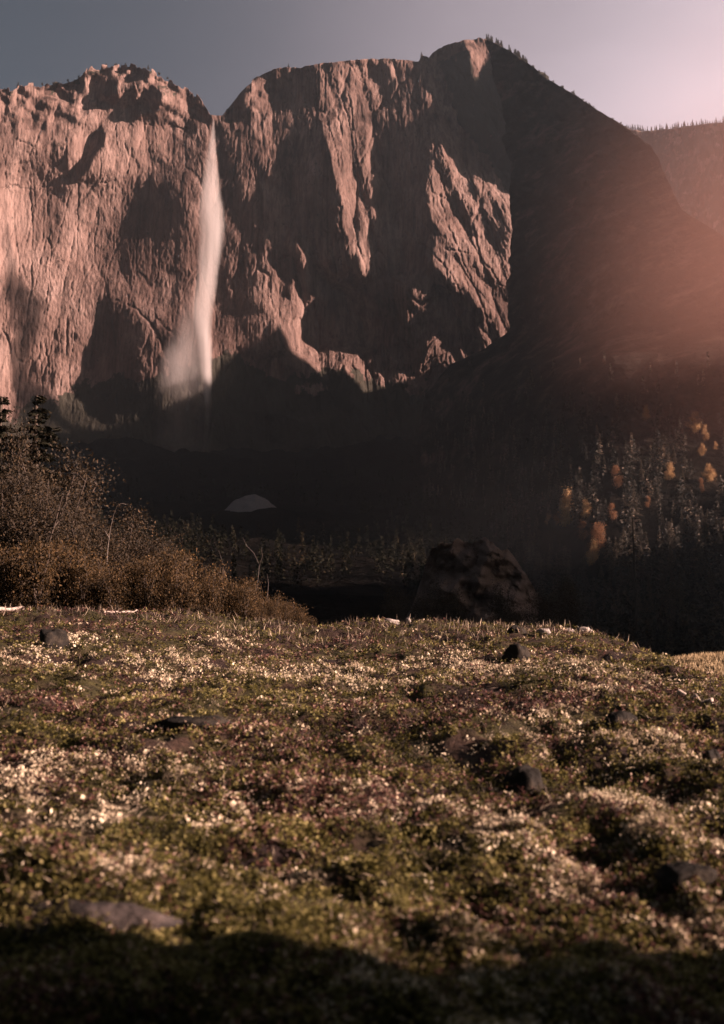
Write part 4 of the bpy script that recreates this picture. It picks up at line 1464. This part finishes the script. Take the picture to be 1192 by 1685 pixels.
def build_heath():
    x, y = sample(95000)
    hollow = fbm(x / .8, y / 1.0, 3, 203) + .5 * fbm(x / .25, y / .3, 2, 204)
    lm = lichen_mask(x, y)
    ok = (hollow > -.46) & (rng.random(len(x)) > .55 * np.clip(lm, 0, 1))
    s_ = species(x, y) + .05
    moss = ok & (s_ + rng.normal(0, .24, len(x)) > -.10)
    heath = ok & ~moss
    sprigs('moss', x[moss], y[moss], M_MOSS, 6, .023, .042, .42)
    sprigs('heath_plants', x[heath], y[heath], M_HEATH, 6, .024, .058, .42)
    # lichen: crumbly pale cushions
    x, y = sample(110000)
    lm = lichen_mask(x, y) * (.3 + 2.2 * np.clip(fbm(x / .2, y / .26, 3, 205) + .12, 0, 1)) + .9 * np.clip(fbm(x / .5, y / .6, 4, 206) - .26, 0, 1) + .006
    keep = rng.random(len(x)) < np.clip(lm, 0, 1) * .42
    x, y = x[keep], y[keep]
    # each sample is a pinch of short pale branchlets
    m = 15
    g = np.repeat((y / 7) ** .5, m)
    x = np.repeat(x, m); y = np.repeat(y, m); n = len(x)
    dx = rng.normal(0, .030, n) * g; dy = rng.normal(0, .036, n) * g
    x = x + dx; y = y + dy
    dome = np.exp(-(dx ** 2 + dy ** 2) / (2 * (.04 * g) ** 2))
    z = ground_z(x, y) + (.012 + .050 * dome * rng.uniform(.3, 1, n)) * g
    d = rng.normal(0, .8, (n, 3)) + [0, 0, .5]
    L = .017 * g * np.exp(rng.normal(0, .35, n))
    V, F = leaves(np.stack([x, y, z], -1), d, L, L * rng.uniform(.35, .9, n))
    t_ = np.clip(.42 + .5 * fbm(x / .15, y / .2, 2, 212) + .25 * dome + rng.normal(0, .16, n) - .1, 0, 1)
    tag(mesh_np('lichen', V, F, M_LICH, False, {'tint': np.repeat(t_, 4)}), kind='stuff')
    # dry stalks and twigs among the cushions
    x, y = sample(16000)
    z = ground_z(x, y); g = (y / 7) ** .5; n = len(x)
    d = unit(rng.normal(0, 1, (n, 3)) * [1, 1, .5] + [0, 0, .35]); L = g * rng.uniform(.04, .13, n)
    V, F = leaves(np.stack([x, y, z + .02 * g], -1) + d * L[:, None] * .4, d, L, .0045 * g)
    xe = rng.uniform(-10, 8, 3500); ye = rng.uniform(21, 27.5, 3500); ze = ground_z(xe, ye)
    de = unit(rng.normal(0, .4, (3500, 3)) + [0, 0, 1]); Le = rng.uniform(.06, .26, 3500)
    Ve, Fe = leaves(np.stack([xe, ye, ze], -1) + de * Le[:, None] * .45, de, Le, .014)
    V = np.concatenate([V, Ve]); F = np.concatenate([F, Fe + 4 * n]); n = n + 3500
    tag(mesh_np('dry_twigs', V, F, M_TWIG, False, {'tint': np.repeat(rng.random(n) ** 1.6, 4)}), kind='stuff')
    open('/tmp/log.txt', 'a').write(f' moss {moss.sum()} heath {heath.sum()} ')


build_heath()


def build_grass():
    # pale dry grass on the knoll beyond the right shoulder
    n = 26000
    x = 20 + rng.normal(0, 6, n); y = 55 + rng.normal(0, 7, n)
    z = ground_z(x, y)
    ok = (((x - 19.8) / 9.5) ** 2 + ((y - 58) / 14) ** 2 < 1.1)
    x, y, z = x[ok], y[ok], z[ok]; n = len(x)
    # unseen taller grass added on the rise to soften its shadow edge
    xb = rng.uniform(4.6, 12.5, 9000); yb = rng.uniform(-6, 3.6, 9000)
    x = np.concatenate([x, xb]); y = np.concatenate([y, yb]); z = np.concatenate([z, ground_z(xb, yb)]); tall = np.where(np.arange(n + 9000) < n, 1.0, 1.9); n = n + 9000
    d = unit(rng.normal(0, .45, (n, 3)) + [0, 0, 1])
    L = rng.uniform(.12, .35, n) * tall
    V, F = leaves(np.stack([x, y, z], -1) + d * L[:, None] * .45, d, L, .05 / tall)
    m = leaf_material('dry_grass', [(0, (.16, .11, .06)), (.5, (.34, .26, .15)), (1, (.52, .42, .27))], .4)
    tag(mesh_np('dry_grass', V, F, m, False, {'tint': np.repeat(np.clip(.5 + .4 * fbm(x / 2, y / 3, 3, 215) + rng.normal(0, .15, n), 0, 1), 4)}), kind='stuff')


build_grass()


def grass_tuft():
    x0, y0, z0 = ray_ground(662, 1500)
    root = Parts()
    for k in range(38):
        a = rng.uniform(0, 6.28); L = rng.uniform(.10, .22); b = rng.uniform(.1, .45)
        p0 = np.array([rng.normal(0, .02), rng.normal(0, .02), -.01])
        q = np.array([math.cos(a) * b, math.sin(a) * b, 1.0]); side = np.array([-math.sin(a), math.cos(a), 0]) * .0022
        p1 = p0 + q * L * .55; p2 = p0 + q * L * .9 + np.array([math.cos(a), math.sin(a), -.3]) * L * .12
        root.add([p0 - side, p0 + side, p1 + side * .8, p1 - side * .8, p2 + side * .2, p2 - side * .2], [(0, 1, 2, 3), (3, 2, 4, 5)], rng.uniform(.5, .95))
    o = root.build('grass_tuft', M_MOSS)
    o.location = (x0, y0, z0)
    tag(o, 'upright tuft of green grass blades low in the centre of the heath', 'grass tuft')


grass_tuft()
